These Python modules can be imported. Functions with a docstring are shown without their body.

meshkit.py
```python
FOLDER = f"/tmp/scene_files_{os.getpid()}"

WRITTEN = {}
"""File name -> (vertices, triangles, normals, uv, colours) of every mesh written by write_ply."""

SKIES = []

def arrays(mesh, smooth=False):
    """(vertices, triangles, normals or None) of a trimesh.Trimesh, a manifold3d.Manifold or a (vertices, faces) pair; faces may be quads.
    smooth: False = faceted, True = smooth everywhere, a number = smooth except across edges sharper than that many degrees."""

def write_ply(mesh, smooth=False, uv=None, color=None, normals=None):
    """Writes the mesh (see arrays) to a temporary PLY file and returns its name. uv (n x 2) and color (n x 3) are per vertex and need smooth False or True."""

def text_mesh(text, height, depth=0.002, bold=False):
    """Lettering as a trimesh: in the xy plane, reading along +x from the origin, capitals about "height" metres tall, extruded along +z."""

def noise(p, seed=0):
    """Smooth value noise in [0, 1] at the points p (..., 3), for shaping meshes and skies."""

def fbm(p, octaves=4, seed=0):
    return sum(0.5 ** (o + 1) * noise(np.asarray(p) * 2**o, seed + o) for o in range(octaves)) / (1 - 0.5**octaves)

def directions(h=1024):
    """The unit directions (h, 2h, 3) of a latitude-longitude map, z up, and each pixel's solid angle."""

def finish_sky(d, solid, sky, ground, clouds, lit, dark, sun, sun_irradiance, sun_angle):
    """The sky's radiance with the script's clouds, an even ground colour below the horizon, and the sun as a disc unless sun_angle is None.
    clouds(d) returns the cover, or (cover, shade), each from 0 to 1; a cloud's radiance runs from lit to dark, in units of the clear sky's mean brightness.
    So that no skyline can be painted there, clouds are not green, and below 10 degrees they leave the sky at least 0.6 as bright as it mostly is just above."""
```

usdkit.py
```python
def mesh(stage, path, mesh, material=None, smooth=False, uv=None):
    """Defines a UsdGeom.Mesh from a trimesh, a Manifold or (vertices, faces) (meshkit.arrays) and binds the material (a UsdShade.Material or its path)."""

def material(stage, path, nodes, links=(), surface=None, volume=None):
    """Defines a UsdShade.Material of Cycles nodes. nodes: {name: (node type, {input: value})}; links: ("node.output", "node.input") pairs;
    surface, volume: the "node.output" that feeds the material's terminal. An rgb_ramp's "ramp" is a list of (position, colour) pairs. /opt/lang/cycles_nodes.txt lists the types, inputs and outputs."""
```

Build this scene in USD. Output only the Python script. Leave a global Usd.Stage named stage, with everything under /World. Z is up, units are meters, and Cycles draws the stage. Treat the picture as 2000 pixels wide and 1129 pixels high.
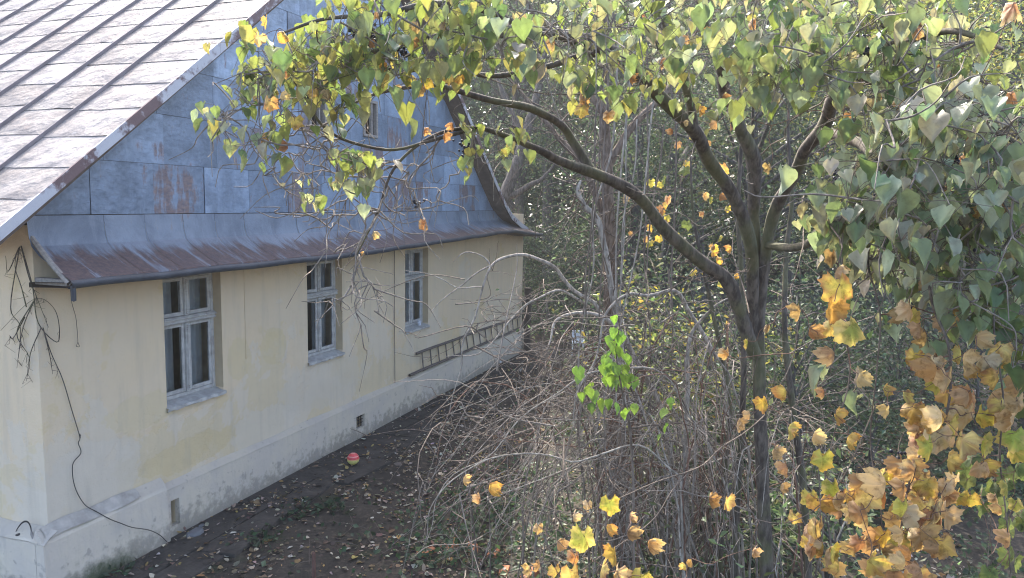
import math, numpy as np, trimesh, usdkit, meshkit
from pxr import Usd, UsdGeom, UsdLux, UsdShade, Gf, Sdf, Vt
from shapely.geometry import Polygon, box as sbox
from shapely import affinity

stage = Usd.Stage.CreateInMemory()
UsdGeom.SetStageUpAxis(stage, 'Z'); UsdGeom.SetStageMetersPerUnit(stage, 1.0)
UsdGeom.Xform.Define(stage, '/World')
T = Sdf.ValueTypeNames

# ------------------------------------------------------------------ camera, sky, sun, exposure
FPX, PITCH, ROLL, YAW = 1472.3, 0.1133, 0.0156, 0.3555
CAM = np.array([-5.48, -7.248, 4.3])
EXPOSURE = 2.15
SUN_AZ, SUN_EL = math.radians(30), math.radians(42)      # azimuth from +x towards +y
SKY, SUN = 0.15, 0.75
CF = np.array([math.cos(YAW) * math.cos(PITCH), math.sin(YAW) * math.cos(PITCH), -math.sin(PITCH)])
_R = np.array([math.sin(YAW), -math.cos(YAW), 0.0]); _U = np.cross(_R, CF)
CR = math.cos(ROLL) * _R + math.sin(ROLL) * _U
CU = -math.sin(ROLL) * _R + math.cos(ROLL) * _U
cam = UsdGeom.Camera.Define(stage, '/World/camera')
cam.CreateHorizontalApertureAttr(36.0); cam.CreateVerticalApertureAttr(36.0 * 578 / 1024)
cam.CreateFocalLengthAttr(36.0 * FPX / 2000)
cam.CreateClippingRangeAttr((0.05, 2000.0)); cam.CreateExposureAttr(EXPOSURE)
m = np.eye(4); m[0, :3], m[1, :3], m[2, :3], m[3, :3] = CR, CU, -CF, CAM
cam.AddTransformOp().Set(Gf.Matrix4d(*m.ravel().tolist()))
sun_dir = np.array([math.cos(SUN_AZ) * math.cos(SUN_EL), math.sin(SUN_AZ) * math.cos(SUN_EL), math.sin(SUN_EL)])
mat = lambda name, nodes, links, surface=None, volume=None: usdkit.material(stage, '/World/Looks/' + name, nodes, links, surface=surface, volume=volume)
mat('sky_look', {'s': ('sky_texture', dict(sky_type='single_scattering', sun_disc=False, air_density=.8, aerosol_density=4.0, sun_elevation=SUN_EL, sun_rotation=math.atan2(sun_dir[0], sun_dir[1]))),
                 'b': ('background_shader', dict(strength=SKY))}, [('s.color', 'b.color')], surface='b.background')
dome = UsdLux.DomeLight.Define(stage, '/World/sky')
UsdShade.MaterialBindingAPI.Apply(dome.GetPrim()).Bind(UsdShade.Material.Get(stage, '/World/Looks/sky_look'))
dome.GetPrim().SetCustomDataByKey('kind', 'structure')
sun = UsdLux.DistantLight.Define(stage, '/World/sun')
sun.CreateNormalizeAttr(True); sun.CreateIntensityAttr(SUN); sun.CreateAngleAttr(0.5); sun.CreateColorAttr(Gf.Vec3f(1.0, 0.94, 0.84))
z = sun_dir; x = np.cross([0, 0, 1.0], z); x /= np.linalg.norm(x); y = np.cross(z, x)
m = np.eye(4); m[0, :3], m[1, :3], m[2, :3] = x, y, z
sun.AddTransformOp().Set(Gf.Matrix4d(*m.ravel().tolist()))

def at(px, py, d):
    """A point of the place: the viewing ray of a photo pixel at forward distance d."""
    px, py, d = np.asarray(px, float), np.asarray(py, float), np.asarray(d, float)
    r = CF + CR * ((px - 1000) / FPX)[..., None] - CU * ((py - 564.5) / FPX)[..., None]
    return CAM + r * d[..., None]
def ground_at(px, py, z=0.0):
    r = CF + CR * ((px - 1000) / FPX) - CU * ((py - 564.5) / FPX)
    return CAM + r * ((z - CAM[2]) / r[2])
def wall_at(px, py, y=0.0):
    r = CF + CR * ((px - 1000) / FPX) - CU * ((py - 564.5) / FPX)
    return CAM + r * ((y - CAM[1]) / r[1])

# ------------------------------------------------------------------ helpers
taken = {}
def numbered(parent, name):
    k = (parent, name); n = taken.get(k, 0); taken[k] = n + 1
    return name if n == 0 else f'{name}_{n:03d}'
def path_of(parent): return '/World' if parent is None else str(parent.GetPath())
def tag(p, label=None, cat=None, group=None, kind=None):
    for k, v in (('label', label), ('category', cat), ('group', group), ('kind', kind)):
        if v: p.SetCustomDataByKey(k, v)
    return p
def thing(name, label, cat, loc=(0, 0, 0), group=None, parent=None, rotz=0):
    x = UsdGeom.Xform.Define(stage, path_of(parent) + '/' + numbered(path_of(parent), name))
    x.AddTranslateOp().Set(Gf.Vec3d(*map(float, loc)))
    if rotz: x.AddRotateZOp().Set(math.degrees(rotz))
    return tag(x.GetPrim(), label, cat, group)
class MB:
    """Collects shapes in world space; build() makes them one mesh."""
    def __init__(s): s.v, s.f, s.c, s.n = [], [], [], 0
    def add(s, v, f, c=None):
        v = np.asarray(v, float); f = np.asarray(f, int)
        if f.shape[1] == 4: f = np.vstack([f[:, [0, 1, 2]], f[:, [0, 2, 3]]])
        s.v.append(v); s.f.append(f + s.n); s.n += len(v)
        s.c.append(np.broadcast_to(np.asarray((1, 1, 1) if c is None else c, float), (len(v), 3)))
        return s
    def mesh(s, t): return s.add(t.vertices, t.faces)
    def box(s, lo, hi, bev=0.0):
        lo, hi = np.asarray(lo, float), np.asarray(hi, float)
        if bev <= 0:
            t = trimesh.creation.box(hi - lo); t.apply_translation((lo + hi) / 2); return s.mesh(t)
        pts = []
        for sx in (0, 1):
            for sy in (0, 1):
                for sz in (0, 1):
                    c = np.array([(lo, hi)[k][i] for i, k in enumerate((sx, sy, sz))])
                    d = np.array([1 - 2 * sx, 1 - 2 * sy, 1 - 2 * sz]) * bev
                    for ax in range(3):
                        q = c + d; q[ax] = c[ax]; pts.append(q)
        return s.mesh(trimesh.convex.convex_hull(np.array(pts)))
    def tube(s, p, r, sides=6, c=None, cap=True):
        p = np.asarray(p, float); r = np.broadcast_to(np.asarray(r, float), (len(p),))
        t = np.gradient(p, axis=0); t /= np.linalg.norm(t, axis=1, keepdims=True) + 1e-12
        ref = np.array([0.31, 0.87, 0.38]) if abs(t.mean(0) @ np.array([0.31, 0.87, 0.38])) < 0.8 else np.array([0.9, -0.3, 0.3])
        a = np.cross(t, ref); a /= np.linalg.norm(a, axis=1, keepdims=True) + 1e-12
        b = np.cross(t, a); g = np.arange(sides) * 2 * np.pi / sides
        v = (p[:, None] + r[:, None, None] * (np.cos(g)[None, :, None] * a[:, None] + np.sin(g)[None, :, None] * b[:, None])).reshape(-1, 3)
        i, j = np.meshgrid(np.arange(len(p) - 1), np.arange(sides), indexing='ij')
        q = np.stack([i * sides + j, i * sides + (j + 1) % sides, (i + 1) * sides + (j + 1) % sides, (i + 1) * sides + j], -1).reshape(-1, 4)
        f = np.vstack([q[:, [0, 2, 1]], q[:, [0, 3, 2]]])
        if cap:
            n = len(v); v = np.vstack([v, p[-1:] + t[-1:] * r[-1] * .5]); l = (len(p) - 1) * sides
            f = np.vstack([f, [[l + k, n, l + (k + 1) % sides] for k in range(sides)]])
        return s.add(v, f, c)
    def build(s, name, material, parent=None, smooth=False, tint=False, loc=None, label=None, kind=None):
        v, f = np.vstack(s.v), np.vstack(s.f)
        par = path_of(parent)
        if loc is not None: v = v - np.asarray(loc, float)
        path = par + '/' + numbered(par, name)
        o = usdkit.mesh(stage, path, (v, f), '/World/Looks/' + material, smooth=smooth)
        if loc is not None and parent is None: o.AddTranslateOp().Set(Gf.Vec3d(*map(float, loc)))
        if tint:
            c = np.vstack(s.c).astype(np.float32)
            UsdGeom.PrimvarsAPI(o).CreatePrimvar('tint', T.Color3fArray, 'vertex').Set(Vt.Vec3fArray.FromNumpy(c))
        return tag(o.GetPrim(), label, None, None, kind)
def spline(p, n=6):
    p = np.asarray(p, float); q = np.vstack([2 * p[0] - p[1], p, 2 * p[-1] - p[-2]]); out = []
    for i in range(1, len(q) - 2):
        a, b, c, d = q[i - 1], q[i], q[i + 1], q[i + 2]
        for t in np.linspace(0, 1, n, endpoint=False):
            out.append(.5 * (2 * b + (c - a) * t + (2 * a - 5 * b + 4 * c - d) * t * t + (3 * b - a - 3 * c + d) * t ** 3))
    return np.vstack([out, p[-1:]])
def unit(v): return v / (np.linalg.norm(v, axis=-1, keepdims=True) + 1e-12)
def extrude_xz(poly, y0, y1):
    """A polygon in x-z, extruded along y."""
    t = trimesh.creation.extrude_polygon(poly, y1 - y0, engine='earcut')
    v = np.stack([t.vertices[:, 0], y0 + t.vertices[:, 2], t.vertices[:, 1]], 1)
    return trimesh.Trimesh(v, t.faces[:, ::-1], process=False)

# ------------------------------------------------------------------ materials
def simple(name, col, rough=.7, scale=8, amp=.25, bump=.2, bscale=40, metal=0, spec=.3, stretch=(1, 1, 1), dist=.01):
    a = np.array(col)
    mat(name, {'g': ('geometry', {}), 'm': ('mapping', dict(scale=stretch)), 'n': ('noise_texture', dict(scale=scale, detail=6, roughness=.6)),
               'r': ('rgb_ramp', {'ramp': [(.25, a * (1 - amp)), (.75, np.minimum(a * (1 + amp), 1))]}),
               'n2': ('noise_texture', dict(scale=bscale, detail=4)), 'b': ('bump', dict(strength=bump, distance=dist)),
               'p': ('principled_bsdf', dict(roughness=rough, metallic=metal, specular_ior_level=spec))},
        [('g.position', 'm.vector'), ('m.vector', 'n.vector'), ('n.fac', 'r.fac'), ('r.color', 'p.base_color'), ('m.vector', 'n2.vector'), ('n2.fac', 'b.height'), ('b.normal', 'p.normal')], surface='p.BSDF')

class G:
    """A small graph builder."""
    def __init__(s): s.n, s.l, s.k = {}, [], 0
    def node(s, kind, **kw):
        s.k += 1; name = f'n{s.k}'; vals = {}
        for k, v in kw.items():
            if isinstance(v, str) and '.' in v and v.split('.')[0] in s.n: s.l.append((v, f'{name}.{k}'))
            else: vals[k] = v
        s.n[name] = (kind, vals); return name
    def pos(s): return s.node('geometry') + '.position'
    def noise(s, vec, scale, detail=5, rough=.55, dist=0, stretch=None, loc=(0, 0, 0)):
        if stretch or any(loc): vec = s.node('mapping', vector=vec, scale=stretch or (1, 1, 1), location=loc) + '.vector'
        return s.node('noise_texture', vector=vec, scale=scale, detail=detail, roughness=rough, distortion=dist) + '.fac'
    def ramp(s, val, a, b): return s.node('map_range', range_type='smoothstep', value=val, from_min=a, from_max=b, to_min=0.0, to_max=1.0, clamp=True) + '.result'
    def math(s, op, a, b=0.0, c=0.0): return s.node('math', math_type=op, value1=a, value2=b, value3=c) + '.value'
    def mix(s, fac, a, b, t='mix'): return s.node('mix', mix_type=t, fac=fac, color1=a, color2=b) + '.color'
    def bump(s, h, strength=.3, d=.01): return s.node('bump', height=h, strength=strength, distance=d) + '.normal'
    def axis(s, vec): 
        n = s.node('separate_xyz', vector=vec); return n + '.x', n + '.y', n + '.z'
    def blob(s, vec, c, r, wob, fall=.35):
        """1 inside an ellipsoid round c with a ragged edge."""
        q = s.node('vector_math', math_type='subtract', vector1=vec, vector2=c) + '.vector'
        q = s.node('vector_math', math_type='divide', vector1=q, vector2=r) + '.vector'
        d = s.node('vector_math', math_type='length', vector1=q) + '.value'
        d = s.math('add', d, s.math('multiply', s.math('subtract', wob, .5), 1.3))
        return s.math('subtract', 1.0, s.ramp(d, 1 - fall, 1.0))
    def done(s, name, col, rough=.8, normal=None, **kw):
        if normal: kw['normal'] = normal
        p = s.node('principled_bsdf', base_color=col, roughness=rough, **kw)
        mat(name, s.n, s.l, surface=p + '.BSDF')

def plaster():
    g = G(); p = g.pos(); X, Y, Z = g.axis(p)
    n1 = g.noise(p, .75, 6, .6, .4); n2 = g.noise(p, 1.5, 6, .62, .3, loc=(7, 3, 1)); n3 = g.noise(p, 14, 5)
    low = g.math('subtract', 1.0, g.ramp(Z, .9, 2.6))
    cream = g.mix(g.ramp(n1, .35, .65), (.64, .51, .345), (.62, .505, .36))
    grey = (.60, .525, .415)
    wob = g.noise(p, 3.2, 8, .68); n4 = g.noise(p, 1.1, 9, .68, .3, loc=(2, 8, 5))
    fl = g.ramp(g.math('add', n4, g.math('multiply', low, .22)), .60, .635)
    col = g.mix(g.math('multiply', fl, .6), cream, grey); relief = fl
    yel = g.math('multiply', g.ramp(g.math('add', n2, g.math('multiply', low, .14)), .60, .65), .4)
    col = g.mix(yel, col, (.58, .45, .235))
    for c, r, k in (((3.55, 0, .93), (.85, .6, .30), (.60, .53, .43)), ((.55, 0, 1.05), (.75, .8, .55), (.58, .515, .42)), ((5.1, 0, 1.25), (1.3, .6, .42), (.575, .50, .39)),
                    ((3.0, 0, 2.05), (.25, .5, .35), (.59, .475, .28)), ((3.75, 0, 2.1), (.32, .5, .30), (.59, .475, .275)), ((2.0, 0, 1.0), (.9, .5, .22), (.58, .455, .25)),
                    ((1.35, 0, 1.72), (.65, .4, .22), (.60, .49, .305)), ((8.6, 0, 1.3), (.9, .5, .4), (.57, .49, .37))):
        bl = g.math('multiply', g.blob(p, c, r, wob, .12), .6); col = g.mix(bl, col, k); relief = g.math('subtract', relief, bl)
    crack = g.node('voronoi_texture', vector=g.node('mapping', vector=g.node('vector_math', math_type='add', vector1=p, vector2=g.node('noise_texture', vector=p, scale=1.7, detail=6.0) + '.color') + '.vector', scale=(1, 1, 1)) + '.vector', feature='distance_to_edge', scale=.55) + '.distance'
    ck = g.math('multiply', g.math('subtract', 1.0, g.ramp(crack, .0, .008)), g.ramp(n2, .45, .55)); col = g.mix(g.math('multiply', ck, .05), col, (.22, .18, .14))
    streak = g.noise(p, 3, 5, .6, stretch=(2.2, 2.2, .22))
    col = g.mix(g.math('multiply', g.ramp(streak, .48, .75), .32), col, (.40, .35, .28))
    col = g.mix(g.math('multiply', g.ramp(g.noise(p, 38, 3), .68, .78), .25), col, (.33, .29, .24))
    h = g.math('add', g.math('add', g.math('multiply', g.noise(p, 2.2, 4), 2.5), g.math('multiply', g.noise(p, 60, 4, .7), .35)), g.math('add', g.math('multiply', relief, .22), g.math('multiply', ck, -.05)))
    g.done('plaster', col, .92, g.bump(h, .6, .02), specular_ior_level=.2)
plaster()
def plinth():
    g = G(); p = g.pos(); X, Y, Z = g.axis(p)
    n1 = g.noise(p, 1.6, 6, .62, .3); n2 = g.noise(p, 9, 6, .65)
    col = g.mix(g.ramp(n1, .38, .62), (.51, .455, .385), (.56, .495, .395))
    damp = g.math('multiply', g.ramp(g.math('subtract', g.math('add', n2, g.math('multiply', n1, .5)), g.math('multiply', Z, 1.15)), .34, .70), .75)
    col = g.mix(damp, col, (.21, .19, .155))
    spot = g.math('multiply', g.ramp(g.math('subtract', n2, g.math('multiply', Z, .12)), .53, .60), .65)
    col = g.mix(spot, col, (.34, .31, .27))
    moss = g.math('multiply', g.blob(p, (.45, -.15, -.02), (.75, .6, .30), g.noise(p, 7, 6, .7), .6), .9)
    col = g.mix(moss, col, (.06, .075, .04))
    streak = g.noise(p, 6, 4, .6, stretch=(2, 2, .25))
    col = g.mix(g.math('multiply', g.ramp(streak, .52, .75), .3), col, (.36, .33, .28))
    g.done('plinth_plaster', col, .93, g.bump(g.math('add', n2, g.math('multiply', n1, 2.0)), .5, .02), specular_ior_level=.15)
plinth()
simple('mortar', (.41, .375, .33), .95, 7, .3, .6, 30)
simple('concrete', (.060, .053, .046), .95, 3.2, .45, .9, 18, dist=.03)
simple('stone', (.15, .15, .155), .9, 9, .25, .5, 30)

def cladding(i, tone, rusty, seed):
    g = G(); p = g.pos(); X, Y, Z = g.axis(p)
    n1 = g.noise(p, 2.2, 5, .6, .3, loc=(seed, 2, seed * 2)); st = g.noise(p, 4, 6, .68, .4, stretch=(1.7, 1, .3), loc=(seed, 0, 0)); st2 = g.noise(p, 24, 4, .6, stretch=(.5, 1, 1.5))
    a = np.array((.215, .275, .365)) * tone
    col = g.mix(g.ramp(n1, .35, .68), a * .78, a * 1.18)
    col = g.mix(g.math('multiply', g.ramp(st, .45, .75), .45), col, a * 1.42)
    col = g.mix(g.math('multiply', g.ramp(st2, .5, .72), .45), col, a * .55)
    rm = g.math('multiply', g.ramp(g.math('add', g.math('multiply', n1, .6), g.math('multiply', st, .6)), .72 - rusty, .82 - rusty), .75)
    rc = g.mix(g.ramp(st2, .35, .65), (.115, .07, .06), (.23, .135, .09))
    col = g.mix(rm, col, rc)
    h = g.math('add', g.math('multiply', g.noise(p, 2.6, 3), 3.0), g.math('multiply', st2, .12))
    rg = g.math('add', .40, g.math('multiply', rm, .35))
    g.done(f'cladding_{i}', col, rg, g.bump(h, .35, .05), specular_ior_level=.45, metallic=.25)
for i, (t, r) in enumerate([(1.0, .0), (.74, .02), (1.18, -.02), (.9, .16), (1.32, .02), (1.02, .06)]): cladding(i, t, r, i * 3.7 + 1)
def skirt_mat():
    g = G(); p = g.pos(); X, Y, Z = g.axis(p)
    st = g.noise(p, 3.5, 6, .65, stretch=(2.2, .35, .35)); n1 = g.noise(p, 1.3, 5, .6, .4); fine = g.noise(p, 22, 4)
    col = g.mix(g.ramp(n1, .35, .65), (.105, .13, .17), (.185, .22, .27))
    col = g.mix(g.math('multiply', g.ramp(st, .5, .75), .5), col, (.26, .295, .34))
    low = g.math('subtract', 1.0, g.ramp(g.math('add', Z, g.math('add', g.math('multiply', st, .5), g.math('multiply', n1, .22))), 3.97, 4.10))
    spot = g.math('multiply', g.ramp(g.math('add', g.math('multiply', st, .5), g.math('multiply', n1, .55)), .60, .68), .7)
    rust = g.mix(g.ramp(fine, .35, .65), (.062, .043, .047), (.105, .066, .06))
    col = g.mix(spot, col, (.20, .12, .085)); col = g.mix(g.math('multiply', low, g.math('subtract', 1.0, g.math('multiply', g.ramp(st, .54, .62), .75))), col, rust)
    g.done('skirt_metal', col, .5, g.bump(g.math('add', g.math('multiply', n1, 3.0), g.math('multiply', fine, .15)), .3, .02), specular_ior_level=.4, metallic=.1)
skirt_mat()
def roof_mat(i, tone):
    g = G(); p = g.pos()
    n1 = g.noise(p, 1.4, 6, .6, .4, loc=(i * 5, 1, 0)); pe = g.noise(p, 7, 8, .72, .6, stretch=(.8, 1.7, .8)); n3 = g.noise(p, 40, 3)
    col = g.mix(g.ramp(n1, .36, .66), np.array((.19, .168, .155)) * tone, np.array((.285, .26, .24)) * tone)
    col = g.mix(g.math('multiply', g.ramp(pe, .56, .68), .6), col, (.46, .44, .41))
    col = g.mix(g.math('multiply', g.ramp(g.noise(p, 3.1, 6, .66, loc=(3, 9, 2)), .60, .72), .55), col, (.25, .17, .14))
    h = g.math('add', g.math('multiply', g.noise(p, 3.3, 3), 2.0), g.math('multiply', n3, .15))
    g.done(f'roof_metal_{i}', col, .6, g.bump(h, .5, .04), specular_ior_level=.25)
for i, t in enumerate((1.0, 1.12, .9)): roof_mat(i, t)
def fascia_mat():
    g = G(); p = g.pos(); X, Y, Z = g.axis(p)
    n1 = g.noise(p, 1.6, 5, .65, .5); f = g.noise(p, 12, 5, .6)
    col = g.mix(g.ramp(g.math('add', n1, g.math('multiply', f, .25)), .56, .66), (.12, .075, .075), (.40, .40, .42))
    g.done('fascia_metal', col, .55, g.bump(f, .3, .01), specular_ior_level=.4)
fascia_mat()
simple('seam_metal', (.20, .17, .17), .5, 6, .3, .2, 30)
simple('gutter_metal', (.045, .05, .06), .5, 5, .4, .2, 30, metal=.2)
simple('dark_wood', (.060, .048, .040), .9, 6, .4, .4, 40)
simple('deck_wood', (.10, .075, .06), .9, 6, .35, .4, 40)
simple('grey_wood', (.26, .235, .21), .85, 10, .3, .5, 60, stretch=(.3, 3, 3))
simple('ladder_wood', (.135, .115, .10), .85, 10, .3, .5, 60, stretch=(.4, 3, 3))
def paint_mat():
    g = G(); p = g.pos(); n = g.noise(p, 9, 7, .68, .4); n2 = g.noise(p, 45, 4)
    col = g.mix(g.ramp(n, .40, .62), (.45, .44, .415), (.34, .325, .305)); col = g.mix(g.math('multiply', g.ramp(n2, .62, .70), .55), col, (.20, .18, .16))
    g.done('old_white_paint', col, .6, g.bump(n2, .4, .004), specular_ior_level=.35)
paint_mat()
mat('pane_glass', {'f': ('fresnel', dict(IOR=1.5)), 't': ('transparent_bsdf', dict(color=(.78, .82, .84))), 'g': ('glossy_bsdf', dict(color=(.95, .97, 1.0), roughness=.03)), 'm': ('mix_closure', {})},
    [('f.fac', 'm.fac'), ('t.BSDF', 'm.closure1'), ('g.BSDF', 'm.closure2')], surface='m.closure')
simple('curtain_cloth', (.5, .52, .54), .95, 6, .1, .1, 60)
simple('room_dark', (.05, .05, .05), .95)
simple('reveal', (.40, .32, .21), .9, 3, .15, .3, 20)
simple('iron', (.05, .045, .042), .6, 15, .4, .3, 60, metal=.5)
simple('wire_black', (.045, .042, .04), .7)
simple('handle_wood', (.45, .27, .13), .6, 10, .2, .2, 60)
simple('white_plastic', (.62, .65, .68), .5, 4, .1, .1)
simple('blue_plastic', (.045, .06, .18), .5)
simple('brown_plastic', (.17, .085, .055), .6, 5, .2)
simple('ceramic', (.55, .57, .62), .3, 25, .5)
simple('brick', (.36, .16, .085), .9, 8, .35, .6, 30)
simple('stake_wood', (.12, .065, .05), .9, 9, .3, .5, 40)
def ball_mat():
    g = G(); c = g.node('texture_coordinate') + '.object'; X, Y, Z = g.axis(c)
    t = g.node('rgb_ramp', fac=g.math('multiply_add', Z, 5.0, .5), interpolate=False, ramp=[(0, (.50, .42, .12)), (.12, (.62, .56, .18)), (.46, (.68, .36, .18)), (.54, (.60, .07, .08)), (.72, (.72, .28, .26)), (.78, (.62, .07, .08)), (.95, (.66, .24, .22))]) + '.color'
    n = g.noise(c, 60, 4); col = g.mix(g.math('multiply', g.ramp(n, .52, .64), .45), t, (.30, .24, .14))
    g.done('ball_rubber', col, .45, None, specular_ior_level=.4)
ball_mat()
def ground_mat():
    g = G(); p = g.pos(); n1 = g.noise(p, .7, 6, .6); n2 = g.noise(p, 9, 8, .7); v = g.node('voronoi_texture', vector=p, scale=26.0) 
    col = g.mix(g.ramp(n1, .35, .65), (.045, .040, .034), (.075, .064, .052))
    col = g.mix(g.ramp(n2, .5, .7), col, (.12, .098, .075)); col = g.mix(g.math('multiply', g.ramp(g.noise(p, 1.7, 6, .6, loc=(4, 2, 0)), .55, .7), .6), col, (.045, .06, .03))
    g.done('soil', col, .95, g.bump(g.math('add', n2, g.math('multiply', g.noise(p, 40, 4), .4)), .9, .04), specular_ior_level=.15)
ground_mat()
def bark(name, c1, c2, scale=22, green=0.0):
    g = G(); p = g.pos(); n = g.noise(p, scale, 6, .65, stretch=(1, 1, .3)); n2 = g.noise(p, 2.6, 4)
    col = g.mix(g.ramp(n, .35, .68), c1, c2)
    if green: col = g.mix(g.math('multiply', g.ramp(n2, .45, .62), green), col, (.11, .115, .05))
    g.done(name, col, .88, g.bump(n, .7, .015), specular_ior_level=.2)
bark('bark_dark', (.05, .041, .034), (.125, .106, .088), 22, .5)
bark('bark_shaggy', (.095, .07, .052), (.20, .155, .12), 30)
bark('bark_far', (.05, .045, .04), (.12, .11, .10))
bark('twig_grey', (.165, .145, .12), (.37, .335, .285), 30)
bark('twig_brown', (.085, .068, .055), (.19, .155, .125), 30)
bark('twig_mid', (.13, .11, .095), (.28, .245, .205), 30)
bark('twig_red', (.10, .06, .045), (.21, .13, .095), 30)
def leaf_mat(name, trans, gain=(1, 1, 1), rough=.5, spec=.4, noise=60, dark=.55, amt=.5):
    """Leaves: the tint of each vertex, mottled, with light coming through the blade."""
    g = G(); a = g.node('attribute', attribute='tint') + '.color'; p = g.pos()
    n = g.noise(p, noise, 4, .65)
    col = g.mix(g.math('multiply', g.ramp(n, .48, .70), amt), a, g.mix(1.0, a, (dark, dark * .9, dark * .85), 'multiply'))
    pr = g.node('principled_bsdf', base_color=col, roughness=rough, specular_ior_level=spec, normal=g.bump(n, .25, .004))
    tr = g.node('translucent_bsdf', color=g.mix(1.0, col, gain, 'multiply'))
    mx = g.node('mix_closure', fac=trans, closure1=pr + '.BSDF', closure2=tr + '.BSDF')
    mat(name, g.n, g.l, surface=mx + '.closure')
leaf_mat('heart_leaf', .30, (1.4, 1.45, .75), .5, .4, 38, .6, .5)
leaf_mat('vine_leaf', .36, (1.45, 1.3, .8), .65, .25, 36, .38, .75)
leaf_mat('far_leaf', .28, (1.15, 1.2, .85), .55, .35, 4, .6, .4)
leaf_mat('litter_leaf', .15, (1, 1, 1), .8, .2, 40, .6, .4)
simple('grape_skin', (.018, .018, .028), .45, 30, .3, .1, 60)

# ------------------------------------------------------------------ ground
rng = np.random.default_rng(11)
def gz(x, y):
    """Height of the soil: level along the house, gently uneven in the garden."""
    x, y = np.asarray(x, float), np.asarray(y, float)
    k = np.clip((-y - .95) / 1.2, 0, 1)
    n = meshkit.fbm(np.stack([x * .55, y * .55, 0 * x], -1), 4, 3) - .5
    f = meshkit.fbm(np.stack([x * 4, y * 4, 0 * x + 5], -1), 3, 8) - .5
    return k * (.22 * n + .05 * f) - .012 + np.clip((np.hypot(x - 6, y + 4) - 26) / 40, 0, 1) * 2.0
def grid_mesh(xs, ys):
    X, Y = np.meshgrid(xs, ys, indexing='ij'); v = np.stack([X, Y, gz(X, Y)], -1).reshape(-1, 3)
    n = len(ys); i, j = np.meshgrid(np.arange(len(xs) - 1), np.arange(n - 1), indexing='ij')
    return v, np.stack([i * n + j, (i + 1) * n + j, (i + 1) * n + j + 1, i * n + j + 1], -1).reshape(-1, 4)
xs = np.concatenate([[-400, -150, -60, -30, -15, -8], np.arange(-5, 14, .13), np.arange(14, 34, .8), [40, 50, 60, 80, 120, 200, 500]])
ys = np.concatenate([[-400, -150, -60, -40, -28, -20, -16], np.arange(-13, -.2, .13), [-.1, .2, .5, 3, 9, 15, 25, 50, 120, 400]])
b = MB(); b.add(*grid_mesh(xs, ys)); b.build('ground', 'soil', smooth=True, kind='structure')
# broken concrete strip along the plinth: separate slabs with open joints
strip = tag(UsdGeom.Xform.Define(stage, '/World/pavement').GetPrim(), kind='structure')
x0 = -1.6
k = 0
while x0 < 15.2:
    w = rng.uniform(.8, 1.5); x1 = x0 + w; ye = -.98 + rng.uniform(-.10, .08); mid = -.55 + rng.uniform(-.08, .08)
    for (ya, yb) in ((mid + .01, -.02), (ye, mid - .01)):
        pts = []
        for (xx, yy) in ((x0 + .004, ya), (x1 - .004, ya), (x1 - .004, yb), (x0 + .004, yb)):
            pts.append((xx + rng.normal(0, .03), yy + (rng.normal(0, .07) if yy < -.8 else rng.normal(0, .02) if yy < -.3 else 0)))
        poly = Polygon(pts)
        t = trimesh.creation.extrude_polygon(poly, .07, engine='earcut')
        v = t.vertices.copy(); v[:, 2] += -.045 + rng.uniform(-.004, .004) + (v[:, 0] - x0) * rng.normal(0, .006) + v[:, 1] * rng.normal(0, .008)
        MB().add(v, t.faces).build('slab', 'concrete', strip)
    x0 = x1

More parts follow.
